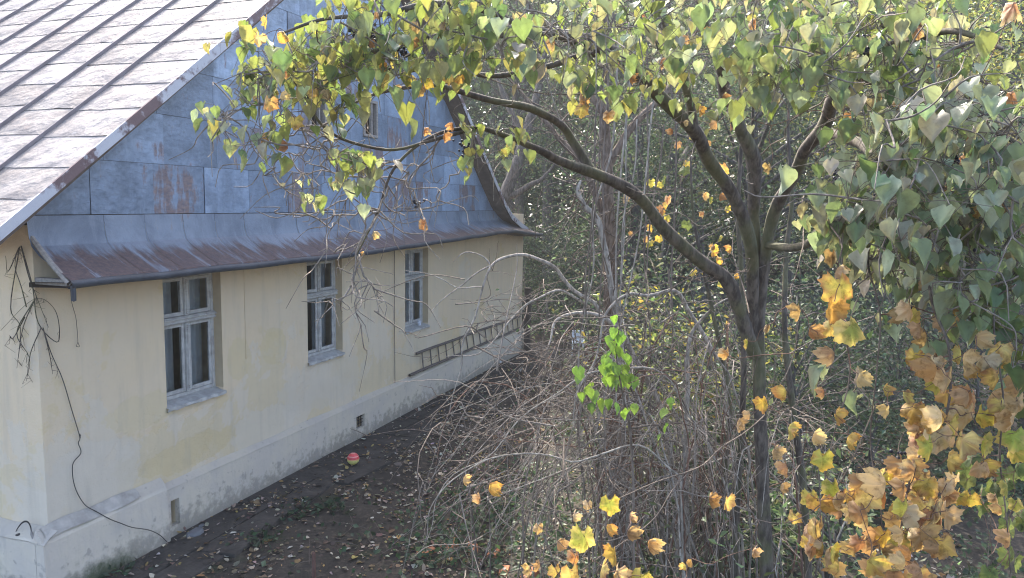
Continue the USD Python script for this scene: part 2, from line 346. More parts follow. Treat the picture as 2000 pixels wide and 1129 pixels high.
# ------------------------------------------------------------------ the house
house = thing('house', 'old cream plastered house with tin clad gable and grey tin roof', 'house')
L, DEPTH = 14.9, 9.0
WINX = [(1.672, 2.676), (4.616, 5.618), (7.877, 8.898)]; WZ0, WZ1 = 1.67, 3.332
wall = sbox(0, 0, L, 4.0)
for a, c in WINX: wall = wall.difference(sbox(a, WZ0, c, WZ1))
for (a, c, e, f) in ((1.60, 1.74, .16, .50), (5.92, 6.2, .21, .44)): wall = wall.difference(sbox(a, e, c, f))
t = extrude_xz(wall, 0.0, .38)
w1 = MB().mesh(t).build('wall', 'plaster', house)
sv = MB(); sv.box((0, .38, 0), (.38, DEPTH, 4.0)); sv.build('wall', 'plaster', house)
sv = MB(); sv.box((L - .38, .38, 0), (L, DEPTH, 3.4)); sv.build('wall', 'plaster', house)
sv = MB(); sv.box((.38, DEPTH - .3, 0), (L - .38, DEPTH, 3.6)); sv.build('wall', 'plaster', house)
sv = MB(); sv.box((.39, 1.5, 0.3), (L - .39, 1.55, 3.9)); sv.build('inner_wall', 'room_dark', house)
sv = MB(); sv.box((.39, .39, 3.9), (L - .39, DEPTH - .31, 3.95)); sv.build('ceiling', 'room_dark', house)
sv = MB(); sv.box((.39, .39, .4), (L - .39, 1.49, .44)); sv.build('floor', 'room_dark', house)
# plinth: thin band and the thicker block by the corner, each with a weathered sloping top
def plinth_band(xa, xb, proud, top, slope, holes=()):
    n = max(2, int((xb - xa) / .22)); X = np.linspace(xa, xb, n + 1)
    prof = [(-.002, top + slope), (-proud * .55, top + slope * .55), (-proud + .012, top + .012), (-proud, top - .02), (-proud - .012, .32), (-proud - .035, -.15)]
    V = np.array([[(xx, py + .012 * (meshkit.noise(np.array([xx * 1.7, pz * 3, 1.0]), 4) - .5) - .005, pz + (.014 * (meshkit.noise(np.array([xx * 2.3, 1.0, 2.0]), 5) - .5) if 0 < i < 4 else 0)) for i, (py, pz) in enumerate(prof)] for xx in X])
    m_ = len(prof); i, j = np.meshgrid(np.arange(n), np.arange(m_ - 1), indexing='ij')
    f = np.stack([i * m_ + j, i * m_ + j + 1, (i + 1) * m_ + j + 1, (i + 1) * m_ + j], -1).reshape(-1, 4)
    cut = []
    for q in f:
        c = V.reshape(-1, 3)[q].mean(0)
        if not any(a - .0 < c[0] < e and zb < c[2] < zt for a, e, zb, zt in holes): cut.append(q)
    b = MB().add(V.reshape(-1, 3), cut)
    for k, s in ((0, 1), (n, -1)):                       # end caps
        e = np.vstack([V[k], [[X[k], .0, -.15], [X[k], .0, top + slope]]]); c = np.arange(1, len(e) - 1)
        b.add(e, np.stack([np.zeros_like(c), c + (s < 0), c + (s > 0)], 1))
    return b
def band_poly(xa, xb, za, zt, holes, y0, y1):
    p = sbox(xa, za, xb, zt)
    for a, e, zb, z2 in holes: p = p.difference(sbox(a, zb, e, z2))
    return extrude_xz(p, y0, y1)
H1, H2 = (1.60, 1.74, .16, .50), (5.92, 6.2, .21, .44)
BX = 1.52
pl = MB().mesh(band_poly(BX, L, -.15, .665, [H1, H2], -.075, -.001)); pl.add(*[(v, f) for v, f in [(lambda b: (b.v[0], b.f[0]))(plinth_band(BX, L, .06, .665, .055))]][0]) if False else None
pl.build('plinth', 'plinth_plaster', house)
b = MB(); n = 60; X = np.linspace(BX, L, n)                              # sloping weathered top of the band
V = np.array([[(xx, -.001, .735 + .008 * math.sin(xx * 3.1)), (xx, -.04, .71 + .01 * math.sin(xx * 5.3 + 1)), (xx, -.082 + .006 * math.sin(xx * 7), .672), (xx, -.078, .655)] for xx in X]).reshape(-1, 3)
i, j = np.meshgrid(np.arange(n - 1), np.arange(3), indexing='ij'); b.add(V, np.stack([i * 4 + j, i * 4 + j + 1, (i + 1) * 4 + j + 1, (i + 1) * 4 + j], -1).reshape(-1, 4))
b.build('plinth_coping', 'plinth_plaster', house, smooth=40)
b = plinth_band(-.15, BX - .002, .105, .70, .13); b.build('plinth', 'plinth_plaster', house)
b = MB(); b.box((-.15, .0, -.15), (-.001, DEPTH, .68), .012); b.build('plinth', 'plinth_plaster', house)
# mortar skim on the ledge, front and side
b = MB(); X = np.linspace(-.10, 1.12, 26)
V = np.array([[(xx, -.004, .835 - .02 * max(0, xx - .4) + .01 * math.sin(xx * 9)), (xx, -.058, .776 + .006 * math.sin(xx * 13)), (xx, -.100 + .010 * math.sin(xx * 11 + 1), .718 + .01 * math.sin(xx * 7))] for xx in X]).reshape(-1, 3)
i, j = np.meshgrid(np.arange(25), np.arange(2), indexing='ij'); b.add(V + [0, -.010, .014], np.stack([i * 3 + j, i * 3 + j + 1, (i + 1) * 3 + j + 1, (i + 1) * 3 + j], -1).reshape(-1, 4)); b.build('mortar_skim', 'mortar', house, smooth=True)
b = MB(); Y = np.linspace(-.14, 6, 50)
V = np.array([[(-.003, yy, .80 + .01 * math.sin(yy * 9)), (-.09, yy, .755 + .006 * math.sin(yy * 13)), (-.155 + .01 * math.sin(yy * 11), yy, .69)] for yy in Y]).reshape(-1, 3)
i, j = np.meshgrid(np.arange(49), np.arange(2), indexing='ij'); b.add(V, np.stack([i * 3 + j, (i + 1) * 3 + j, (i + 1) * 3 + j + 1, i * 3 + j + 1], -1).reshape(-1, 4)); b.build('mortar_skim', 'plinth_plaster', house, smooth=True)
for h in (H1, H2):
    b = MB(); b.box((h[0] - .01, .36, h[2] - .01), (h[1] + .01, .37, h[3] + .01)); b.build('vent_back', 'room_dark', house)
b = MB()
for zz in (.27, .33, .39): b.box((H2[0] + .002, -.03, zz), (H2[1] - .002, -.02, zz + .012))
for xx in (6.0, 6.07, 6.14): b.box((xx, -.032, H2[2] + .002), (xx + .01, -.019, H2[3] - .002))
b.build('vent_grille', 'iron', house)
b = MB().tube(spline([(7.39, -.035, .74), (7.395, -.03, 1.5), (7.38, -.033, 2.4), (7.395, -.03, 3.4)]), .007, 6); b.build('conduit', 'ladder_wood', house)
b = MB().box((3.135, -.012, 2.03), (3.165, -.001, 3.35)); b.build('plaster_joint', 'plaster', house)

def window(xa, xb, k):
    w, zc, yf = xb - xa, 2.735, .13
    xm = (xa + xb) / 2
    f = MB()
    F = .05
    f.box((xa + .002, yf, WZ0 + .05), (xa + F, yf + .07, WZ1 - .002), .006); f.box((xb - F, yf, WZ0 + .05), (xb - .002, yf + .07, WZ1 - .002), .006)
    f.box((xa + F, yf + .001, WZ1 - F), (xb - F, yf + .068, WZ1 - .002), .006); f.box((xa + F, yf + .001, WZ0 + .05), (xb - F, yf + .068, WZ0 + .10), .006)
    win = f.build('window', 'old_white_paint', house)
    b = MB(); b.box((xa + .003, yf - .035, zc - .05), (xb - .003, yf + .06, zc + .045), .01); b.box((xa + .003, yf - .055, zc + .005), (xb - .003, yf - .034, zc + .03), .006); b.box((xa + .003, yf - .048, zc - .035), (xb - .003, yf - .034, zc - .015), .004)
    b.build('transom', 'old_white_paint', win)
    for (za, zb) in ((WZ0 + .10, zc - .05), (zc + .046, WZ1 - F)):
        b = MB(); b.box((xm - .032, yf - .022, za), (xm + .032, yf + .06, zb), .008); b.box((xm - .018, yf - .034, za + .02), (xm + .018, yf - .021, zb - .02), .005)
        for zz in (za + .03, za + .055, za + .08, zb - .04, zb - .065, zb - .09): b.box((xm - .024, yf - .041, zz), (xm + .024, yf - .02, zz + .012), .003)
        b.build('mullion', 'old_white_paint', win)
        for (x0, x1) in ((xa + F, xm - .032), (xm + .032, xb - F)):
            s = .042; b = MB(); x0 += .004; x1 -= .004; z0, z1 = za + .004, zb - .004
            b.box((x0, yf + .006, z0), (x0 + s, yf + .05, z1), .005); b.box((x1 - s, yf + .006, z0), (x1, yf + .05, z1), .005)
            b.box((x0 + s, yf + .007, z0), (x1 - s, yf + .049, z0 + s * 1.2), .005); b.box((x0 + s, yf + .007, z1 - s), (x1 - s, yf + .049, z1), .005)
            b.build('sash', 'old_white_paint', win)
            MB().add([(x0 + s, yf + .025, z0 + s), (x1 - s, yf + .0265, z0 + s), (x1 - s, yf + .024, z1 - s), (x0 + s, yf + .0255, z1 - s)], [[0, 1, 2, 3]]).build('pane', 'pane_glass', win)
    # sill with crumbled edge
    X = np.linspace(xa - .02, xb + .02, 16); rr = np.random.default_rng(k)
    V = np.array([[(xx, yf + .02, WZ0 + .052), (xx, -.03 - rr.uniform(0, .02), WZ0 + .005 + rr.uniform(-.006, .004)), (xx, -.03 - rr.uniform(0, .015), WZ0 - .035 + rr.uniform(-.01, .01)), (xx, -.001, WZ0 - .05)] for xx in X]).reshape(-1, 3)
    i, j = np.meshgrid(np.arange(15), np.arange(3), indexing='ij')
    MB().add(V, np.stack([i * 4 + j, i * 4 + j + 1, (i + 1) * 4 + j + 1, (i + 1) * 4 + j], -1).reshape(-1, 4)).build('sill', 'old_white_paint', win)
    # reveal lining, two tones of old render
    b = MB().add([(xb - .003, .001, WZ0 + .05), (xb - .003, yf, WZ0 + .05), (xb - .003, yf, WZ1), (xb - .003, .001, WZ1)], [[0, 3, 2, 1]]); b.build('reveal', 'reveal', win)
    # curtains hanging in folds behind the panes
    for (x0, x1, ph) in ((xa + .15, xm - .02, 0), (xm + .10, xb + .02, 2)):
        X = np.linspace(x0, x1, 40); u = X - x0; yy = .34 + .018 * np.sin(u * 62 + ph + k) + .01 * np.sin(u * 131 + k)
        V = np.stack([np.stack([X, yy, np.full(40, zz)], 1) for zz in (WZ0, WZ1 + .02)], 1).reshape(-1, 3); i = np.arange(39)
        MB().add(V, np.stack([2 * i, 2 * i + 2, 2 * i + 3, 2 * i + 1], 1)).build('curtain', 'curtain_cloth', win, smooth=True)
for k, (a, c) in enumerate(WINX): window(a, c, k)

# ---- gable cladding, skirt, roof
SL, SR = .761, .822
rakeL = lambda x: 4.26 + SL * (x + .22)
AX = (14.63 - 4.4274) / (SL + .827); AZ = rakeL(AX)
def roof_top(x):
    x = np.asarray(x, float)
    return np.where(x < AX, rakeL(x), np.interp(x, [AX, 11.72, 12.44, 13.01, 13.8, 15.05], [AZ, 4.94, 4.36, 4.0, 3.74, 3.43]))
gx = np.concatenate([np.linspace(.02, AX, 30), np.linspace(AX, 12.6, 30)[1:]])
gable = Polygon([(.02, 4.0)] + [(x_, float(roof_top(x_)) - .17) for x_ in gx] + [(12.6, 4.0)])
holes = [sbox(4.72, 5.44, 5.18, 6.10), sbox(6.32, 5.44, 6.80, 6.10)]
back = gable
for h in holes: back = back.difference(h)
MB().mesh(extrude_xz(back, .03, .25)).build('gable_boarding', 'dark_wood', house)
MB().box((4.5, .6, 5.2), (7.0, .62, 6.3)).build('attic_back', 'room_dark', house)
zr = [4.105, 4.705, 5.305, 5.89, 6.49, 7.09, 7.69, 8.29, 8.89, 9.5]
for r in range(len(zr) - 1):
    xe = (1.59 if r % 2 == 0 else 1.62 + rng.uniform(.1, .35)) - 1.8
    while xe < 13:
        w = rng.uniform(.84, .95); cell = sbox(xe + .004, zr[r] + .003, xe + w - .002, zr[r + 1] - .002)
        q = cell.intersection(gable)
        for h in holes: q = q.difference(h)
        for q in getattr(q, 'geoms', [q]):
            if q.is_empty or q.area < .01: continue
            t = extrude_xz(q, 0, .008); tri = trimesh.remesh.subdivide_to_size(t.vertices, t.faces, .22) if False else (t.vertices, t.faces)
            v = np.array(tri[0]); cx = v.mean(0); tilt = rng.normal(0, .006), rng.normal(0, .006)
            v[:, 1] += .0 - (v[:, 0] - cx[0]) * tilt[0] - (v[:, 2] - cx[2]) * abs(tilt[1]) - .004 + rng.uniform(-.004, .006)
            i = rng.choice(6, p=[.24, .18, .18, .12, .14, .14])
            if abs(xe + w / 2 - 2.05) < .45 and r == 0: i = 3
            if r < 2 and abs(xe + w / 2 - 4.8) < .45: i = 3
            if xe < 2.6 and i in (2, 4): i = 1
            MB().add(v, tri[1]).build('cladding_sheet', f'cladding_{i}', house)
        xe += w
for h in holes:                                                            # attic windows: a frame, one leaf of it glazed dark
    (xa, za, xb, zb) = h.bounds
    b = MB(); b.box((xa, -.03, za), (xa + .05, .05, zb), .004); b.box((xb - .05, -.03, za), (xb, .05, zb), .004); b.box((xa + .05, -.028, zb - .05), (xb - .05, .05, zb), .004); b.box((xa + .05, -.028, za), (xb - .05, .05, za + .05), .004)
    aw = b.build('attic_window', 'grey_wood', house)
    b = MB(); b.box((xa + (xb - xa) * .56, -.018, za + .05), (xa + (xb - xa) * .56 + .04, .03, zb - .05)); b.build('glazing_bar', 'grey_wood', aw)
# skirt: flared sheets over the wall head
prof = np.array([(.0, 4.10), (-.008, 4.0), (-.02, 3.89), (-.05, 3.79), (-.15, 3.70), (-.34, 3.59), (-.55, 3.485), (-.556, 3.455)])
xe = -.06
edges = [-.06, .85, 1.42, 2.02, 2.58]
while edges[-1] < 14.3: edges.append(edges[-1] + rng.uniform(.56, .66))
edges[-1] = 14.95
for a, c in zip(edges[:-1], edges[1:]):
    nx = 4; X = np.linspace(a + .003, c - .002, nx + 1); off = rng.uniform(-.004, .004); V = []
    for xx in X:
        lift = .16 * np.clip((xx - 5) / 7, 0, 1) * np.clip((14.6 - xx) / 2, 0, 1)      # the edge sags towards the near corner
        sag = .008 * math.sin((xx - a) / (c - a) * math.pi)
        for k_, (yy, zz) in enumerate(prof):
            u = k_ / 7.0; zz = zz + lift * u + off * .5
            zz = min(zz, float(roof_top(xx)) - .03 - .02 * (1 - u)); V.append((xx - (.0 if xx > 0 else .0), yy - sag * u + off - .012, zz))
    n_ = len(prof); i, j = np.meshgrid(np.arange(nx), np.arange(n_ - 1), indexing='ij')
    f = np.stack([i * n_ + j, i * n_ + j + 1, (i + 1) * n_ + j + 1, (i + 1) * n_ + j], -1).reshape(-1, 4)
    MB().add(V, f).build('skirt_sheet', 'skirt_metal', house, smooth=30)
lift_at = lambda xx: .16 * np.clip((xx - 5) / 7, 0, 1) * np.clip((14.6 - xx) / 2, 0, 1)
X = np.linspace(-.06, 14.9, 40)
P = np.stack([X, np.full(40, -.565), 3.43 + np.array([lift_at(q) for q in X]) + .006 * np.sin(X * 4)], 1)
MB().tube(P, .045, 8).build('gutter', 'gutter_metal', house, smooth=True)
b = MB()
for a, c in zip(X[:-1], X[1:]):
    za, zb_ = 3.395 + lift_at(a), 3.395 + lift_at(c)
    b.add([(a, -.53, za), (c, -.53, zb_), (c, -.003, zb_ - .02), (a, -.003, za - .02), (a, -.53, za + .05), (c, -.53, zb_ + .05), (c, -.003, zb_ + .03), (a, -.003, za + .03)], [[0, 3, 2, 1], [4, 5, 6, 7], [0, 1, 5, 4], [2, 3, 7, 6]])
b.build('soffit', 'deck_wood', house)
b = MB(); b.tube([(-.05, -.55, 3.44), (-.03, -.3, 3.62), (-.02, -.02, 3.88)], .028, 6); b.build('skirt_end_batten', 'grey_wood', house)
b = MB(); b.box((.0, -.50, 3.40), (.07, -.005, 3.47), .006); b.build('soffit_beam', 'grey_wood', house)
b = MB(); b.tube([(-.03, -.575, 3.42), (-.03, -.577, 3.36), (-.03, -.575, 3.27)], .026, 8); b.build('gutter_outlet', 'gutter_metal', house)
# roof
EX = -.60
prof = [(EX, float(rakeL(EX)) - .02), (AX, AZ - .02), (11.72, 4.92), (12.44, 4.34), (13.01, 3.98), (13.8, 3.72), (15.05, 3.41)]
low = [(15.05, 3.36), (13.8, 3.65), (13.0, 3.88), (12.4, 4.22), (11.7, 4.80), (AX, AZ - .16), (EX, float(rakeL(EX)) - .16)]
MB().mesh(extrude_xz(Polygon(prof + low), -.33, DEPTH + .3)).build('roof_deck', 'deck_wood', house)
roof = thing('roof', None, None, parent=house)
e = np.array([1, 0, SL]) / math.hypot(1, SL); nrm = np.array([-SL, 0, 1]) / math.hypot(1, SL)
base = np.array([EX, 0, float(rakeL(EX))]); smax = (AX - EX) * math.hypot(1, SL)
cols = [-.35, .64, 1.55, 2.40, 3.24, 4.12, 5.08, 5.95, 6.83, 7.7, 8.6]
for ci, (ya, yb) in enumerate(zip(cols[:-1], cols[1:])):
    off = rng.uniform(-.10, .10); s0 = -.02; row = 0
    while s0 < smax - .02:
        s1 = min(smax, (.50 if row == 0 else s0 + rng.uniform(.54, .60)) + (off if row == 0 else 0))
        S = np.linspace(s0, s1 - .004, 6); Yv = np.linspace(ya + .004, yb - .004, 6); V = []
        ph = rng.uniform(0, 9); wob = rng.normal(0, .012)
        for a in range(6):
            for c in range(6):
                bul = .010 * math.sin(math.pi * a / 5) * math.sin(math.pi * c / 5) * rng.uniform(.6, 1.3) + .006 * (meshkit.noise(np.array([S[a] * 4, Yv[c] * 4, ph])) - .5)
                lift = .005 * (1 - a / 5)
                ss = S[a] + (wob * (c / 5 - .5) + rng.normal(0, .006) if a == 0 else 0)
                V.append(base + e * ss + np.array([0, Yv[c], 0]) + nrm * (bul + lift + .004))
        i, j = np.meshgrid(np.arange(5), np.arange(5), indexing='ij')
        f = np.stack([i * 6 + j, (i + 1) * 6 + j, (i + 1) * 6 + j + 1, i * 6 + j + 1], -1).reshape(-1, 4)
        b = MB().add(V, f)
        b.add([V[0], V[5], np.array(V[5]) - nrm * .007, np.array(V[0]) - nrm * .007], [[0, 1, 2, 3]])
        b.build('roof_sheet', f'roof_metal_{rng.integers(3)}', roof, smooth=30)
        s0 = s1; row += 1
for yc in cols[1:]:
    n_ = 14; S = np.linspace(-.03, smax, n_); V = []
    for s_ in S:
        wv = .004 * math.sin(s_ * 3 + yc * 5)
        for dy, h in ((-.007, 0), (-.007, .038), (.007, .038), (.007, 0)): V.append(base + e * s_ + np.array([0, yc + dy + wv, 0]) + nrm * (h + .006))
    i, j = np.meshgrid(np.arange(n_ - 1), np.arange(3), indexing='ij')
    f = np.stack([i * 4 + j, (i + 1) * 4 + j, (i + 1) * 4 + j + 1, i * 4 + j + 1], -1).reshape(-1, 4)
    MB().add(V, np.vstack([f, [[0, 1, 2, 3]]])).build('standing_seam', 'seam_metal', roof)
S = np.linspace(-.05, smax, 8)
for a, c in zip(S[:-1], S[1:]):                                              # sheet metal edge along the near rake
    V = []
    for s_ in (a, c - .004):
        q = base + e * s_; hgt = .125 + .03 * (meshkit.noise(np.array([s_ * 2.0, 0, 0])) - .5)
        for yy, zz in ((-.33, .014), (-.356, .016), (-.358, -hgt), (-.345, -hgt - .004)): V.append(q + [0, yy, 0] + np.array([0, 0, zz]))
    f = [[0, 4, 5, 1], [1, 5, 6, 2], [2, 6, 7, 3]]
    MB().add(V, f).build('rake_edge', 'fascia_metal', roof)
XR = [AX, 8.2, 9.9, 11.72, 12.44, 13.01, 13.8, 15.05]
for a, c in zip(XR[:-1], XR[1:]):
    V = []
    for xx in (a, c):
        q = np.array([xx, 0, float(roof_top(xx))])
        for yy, zz in ((-.30, .012), (-.365, .018), (-.37, -.12), (-.355, -.124)): V.append(q + [0, yy, zz])
    f = [[0, 4, 5, 1], [1, 5, 6, 2], [2, 6, 7, 3]]
    MB().add(V, f).build('rake_edge', 'fascia_metal', roof)
RV = []
XS = np.array(XR)
for a, c in zip(XS[:-1], XS[1:]):
    V = [(a, -.34, roof_top(a) + .006), (a, DEPTH + .3, roof_top(a) + .006), (c, DEPTH + .3, roof_top(c) + .006), (c, -.34, roof_top(c) + .006)]
    MB().add(V, [[0, 3, 2, 1]]).build('roof_sheet', 'roof_metal_0', roof)
gy = np.linspace(-.38, DEPTH, 20)
MB().tube(np.stack([np.full(20, EX - .05), gy, np.full(20, float(rakeL(EX)) - .07) + .01 * np.sin(gy * 3)], 1), .055, 8).build('eaves_gutter', 'gutter_metal', roof, smooth=True)
MB().tube([(AX, -.37, AZ + .02), (AX, 4, AZ + .02), (AX, DEPTH + .3, AZ + .02)], .05, 8).build('ridge_cap', 'seam_metal', roof)

# ------------------------------------------------------------------ leaf shapes
def heart_shape(seed):
    r = np.random.default_rng(seed)
    ts = np.array([0, .10, .26, .46, .66, .85, 1.0]); wd = np.array([.27, .42, .47, .41, .28, .11, .0]) * r.uniform(.9, 1.1)
    ss = np.array([-1, -.5, 0, .5, 1.0]); fold = r.uniform(.1, 1.0); curl = r.uniform(-.2, .8); roll = r.uniform(-.4, .4); tipx = r.uniform(-.14, .14); wv = r.uniform(.02, .07)
    V, C = [], []
    for t, w in zip(ts, wd):
        for s in ss:
            xx = w * s + tipx * t * t; yy = t - .17 * math.sin(math.pi * abs(s) ** .8) * (1 - t) ** 3
            zz = fold * abs(w * s) * .8 - curl * t * t * .5 + roll * w * s * t + wv * math.sin(9 * t + 3 * abs(s) + seed)
            V.append((xx, yy, zz)); C.append(1.18 if s == 0 else (.92 + .12 * ((abs(s) > .9))))
    i, j = np.meshgrid(np.arange(6), np.arange(4), indexing='ij')
    q = np.stack([i * 5 + j, i * 5 + j + 1, (i + 1) * 5 + j + 1, (i + 1) * 5 + j], -1).reshape(-1, 4)
    f = np.vstack([q[:, [0, 1, 2]], q[:-4, [0, 2, 3]], ])
    q2 = q[-4:]; f = np.vstack([q[:-4][:, [0, 1, 2]], q[:-4][:, [0, 2, 3]], q2[:, [0, 1, 2]]])
    return np.array(V), f, np.array(C)[:, None] * np.ones(3), np.array([abs(s) for t in ts for s in ss])
def vine_shape(seed, dry):
    r = np.random.default_rng(seed); n = 40; th = np.arange(n) * 2 * np.pi / n
    def rad(t):                                                     # t = 0 at the tip lobe
        lob = 0
        for c, h, w in ((0, 1.0, .50), (1.05, .93, .46), (-1.05, .93, .46), (2.05, .85, .48), (-2.05, .85, .48)):
            d = (t - c + np.pi) % (2 * np.pi) - np.pi; lob = np.maximum(lob, h * np.exp(-(d / w) ** 2 * .55))
        return np.maximum(lob, .76) * np.where(np.abs((t + np.pi) % (2 * np.pi) - np.pi) > 2.75, .45, 1)
    R = rad(th) * (1 + .05 * np.where(np.arange(n) % 2, 1, -1)) * r.uniform(.94, 1.06, n)
    V, E_ = [(0, 0, 0)], [0]
    for k in (.38, .72, 1.0):
        for t, q in zip(th, R): V.append((q * k * math.sin(t), q * k * math.cos(t), 0)); E_.append(k)
    V = np.array(V); E_ = np.array(E_)
    x_, y_ = V[:, 0].copy(), V[:, 1].copy()
    th_ = np.arctan2(x_, y_); rr = np.hypot(x_, y_); a = r.uniform(.85, 1.7) if dry else r.uniform(.2, .6)
    ph = r.uniform(0, 6); rho = np.sin(a * rr) / a * (1 + .10 * np.cos(3 * th_ + ph) * rr); drop = (1 - np.cos(a * rr)) / a
    cr = meshkit.fbm(np.stack([x_ * 3.4, y_ * 3.4, np.full(len(V), seed * 3.7)], 1), 3, seed) - .5
    V[:, 0] = rho * np.sin(th_); V[:, 1] = rho * np.cos(th_); V[:, 2] = -drop + (.13 if dry else .05) * np.cos(5 * th_) * rr + (.75 if dry else .25) * cr * rr
    fold = r.uniform(.3, 1.2) if dry else r.uniform(.1, .35); V[:, 2] -= fold * np.abs(V[:, 0]) * (.6 + .4 * rr); V[:, 0] *= 1 - .35 * fold
    if dry: V[:, 0] += r.uniform(-.22, .22) * y_ * rr; V[:, 1] += .15 * cr
    f = [[0, 1 + k, 1 + (k + 1) % n] for k in range(n)]
    for b_ in (0, 1):
        o = 1 + b_ * n
        for k in range(n):
            a, c = o + k, o + (k + 1) % n; f += [[a, a + n, c + n], [a, c + n, c]]
    return V, np.array(f)[:, ::-1], E_
HEARTS = [heart_shape(k) for k in range(20)]
VINES = [vine_shape(k, False) for k in range(4)] + [vine_shape(10 + k, True) for k in range(18)]
def frame(tip, normal):
    y_ = unit(np.asarray(tip, float)); n_ = np.asarray(normal, float); n_ = unit(n_ - (n_ @ y_) * y_); return np.stack([np.cross(y_, n_), y_, n_])
def simple_leaves(b, P, size, col, rg, down=.4, up=.5, wide=.5):
    """Many small leaves of four triangles each, folded along the midrib."""
    n = len(P); tip = unit(rg.normal(0, 1, (n, 3)) * [1, 1, .6] + [0, 0, -down]); nn = rg.normal(0, 1, (n, 3)) + [0, 0, up]
    nn = unit(nn - (nn * tip).sum(1, keepdims=True) * tip); xx = np.cross(tip, nn); s = (size * rg.uniform(.65, 1.35, n))[:, None]
    w = wide * .5
    pts = [P, P + s * (tip * .45 + xx * w + nn * .10), P + s * tip, P + s * (tip * .45 - xx * w + nn * .10), P + s * (tip * .5 - nn * .02)]
    V = np.stack(pts, 1).reshape(-1, 3); k = np.arange(n)[:, None] * 5
    F = np.concatenate([k + [0, 1, 4], k + [1, 2, 4], k + [2, 3, 4], k + [3, 0, 4]])
    b.add(V, F, np.repeat(col, 5, 0))
def pick(rg, pal, n, jit=.12):
    pal = np.asarray(pal, float); c = pal[rg.integers(len(pal), size=n)]
    return np.clip(c * (1 + rg.normal(0, jit, (n, 1))) * (1 + rg.normal(0, jit * .35, (n, 3))), .005, .9)

# ------------------------------------------------------------------ growing branches
class Grower:
    def __init__(s, root, rg): s.root, s.rg, s.P, s.R = root, rg, np.zeros((0, 3)), np.zeros(0)
    def limb(s, pts, r, material='bark_dark', name='limb', n=7, sides=9, wob=.035):
        q = spline(pts, n); r = np.interp(np.linspace(0, 1, len(q)), np.linspace(0, 1, len(r)), r)
        q = q + (meshkit.noise(np.stack([q[:, 2] * 2.3, q[:, 0] * 2.3, q[:, 1] * 2.3], 1) [:, :, None] + np.zeros(3) + np.arange(3) * 7.7, 2) - .5) * wob * 2
        r = r * (1 + .22 * (meshkit.noise(q * 9, 5) - .5))
        MB().tube(q, r, sides).build(name, material, s.root, smooth=True)
        s.P, s.R = np.vstack([s.P, q]), np.concatenate([s.R, r]); return q
    def reach(s, p, b, r0=.007, r1=.003, sag=.06, avoid=.0, n=6, sides=5, maxd=9):
        d = np.linalg.norm(s.P - p, axis=1) + s.R * 3; d = np.where(s.P[:, 2] > p[2] + .9, d + .3, d); k = np.argmin(d); a = s.P[k]; L_ = np.linalg.norm(p - a)
        if L_ < .02: return None
        mid1 = a + (p - a) * .35 + s.rg.normal(0, .08, 3) * L_ + [0, 0, sag * L_]; mid2 = a + (p - a) * .7 + s.rg.normal(0, .07, 3) * L_ + [0, 0, sag * L_]
        q = spline([a, mid1, mid2, p], n); rr = np.linspace(min(r0 + .004 * L_, s.R[k] * .8), r1, len(q))
        b.tube(q, rr, sides); s.P, s.R = np.vstack([s.P, q[2:]]), np.concatenate([s.R, rr[2:]]); return q

def inside(poly, n, rg):
    P = Polygon(poly); x0, y0, x1, y1 = P.bounds; out = []
    from shapely.geometry import Point
    while len(out) < n:
        q = rg.uniform((x0, y0), (x1, y1))
        if P.contains(Point(q)): out.append(q)
    return np.array(out)

# ---- the multi-stemmed tree with heart-shaped leaves
rg = np.random.default_rng(5)
tree = thing('heart_leaved_tree', 'multi-stemmed tree with heart-shaped green leaves leaning over the garden', 'tree', (0, 0, 0))
gr = Grower(tree, rg)
A = lambda *q: np.array([at(*k) for k in q])
def base_of(px, d):
    lo, hi = 600.0, 2600.0
    for _ in range(40):
        mid = (lo + hi) / 2; p = at(px, mid, d); lo, hi = (mid, hi) if p[2] > gz(p[0], p[1]) - .05 else (lo, mid)
    return (px, lo, d)
gr.limb(A(base_of(1510, 6.7), (1500, 1100, 6.6), (1490, 850, 6.5), (1484, 640, 6.4), (1480, 520, 6.3), (1474, 420, 6.2), (1470, 320, 6.0), (1440, 250, 5.8), (1415, 175, 5.5), (1398, 110, 5.2), (1380, 30, 4.9), (1368, -60, 4.6)),
        [.075, .06, .055, .052, .05, .046, .06, .05, .045, .04, .03, .02], name='trunk')
gr.limb(A((1487, 700, 6.42), (1488, 600, 6.36), (1500, 475, 6.2), (1520, 390, 6.0), (1560, 320, 5.6), (1595, 260, 5.2), (1630, 200, 4.8), (1665, 150, 4.3), (1705, 95, 3.8), (1740, 30, 3.4)),
        [.045, .047, .048, .048, .047, .045, .047, .042, .03, .02], name='trunk')
gr.limb(A((1482, 680, 6.42), (1474, 590, 6.34), (1466, 490, 6.1), (1435, 400, 5.9), (1395, 325, 5.7), (1350, 250, 5.4), (1280, 170, 5.0), (1215, 115, 4.7), (1120, 75, 4.3), (1040, 60, 4.0), (900, 70, 3.8), (760, 95, 3.7), (660, 120, 3.6)),
        [.045, .05, .052, .052, .05, .048, .045, .042, .036, .028, .02, .014, .008], name='trunk')
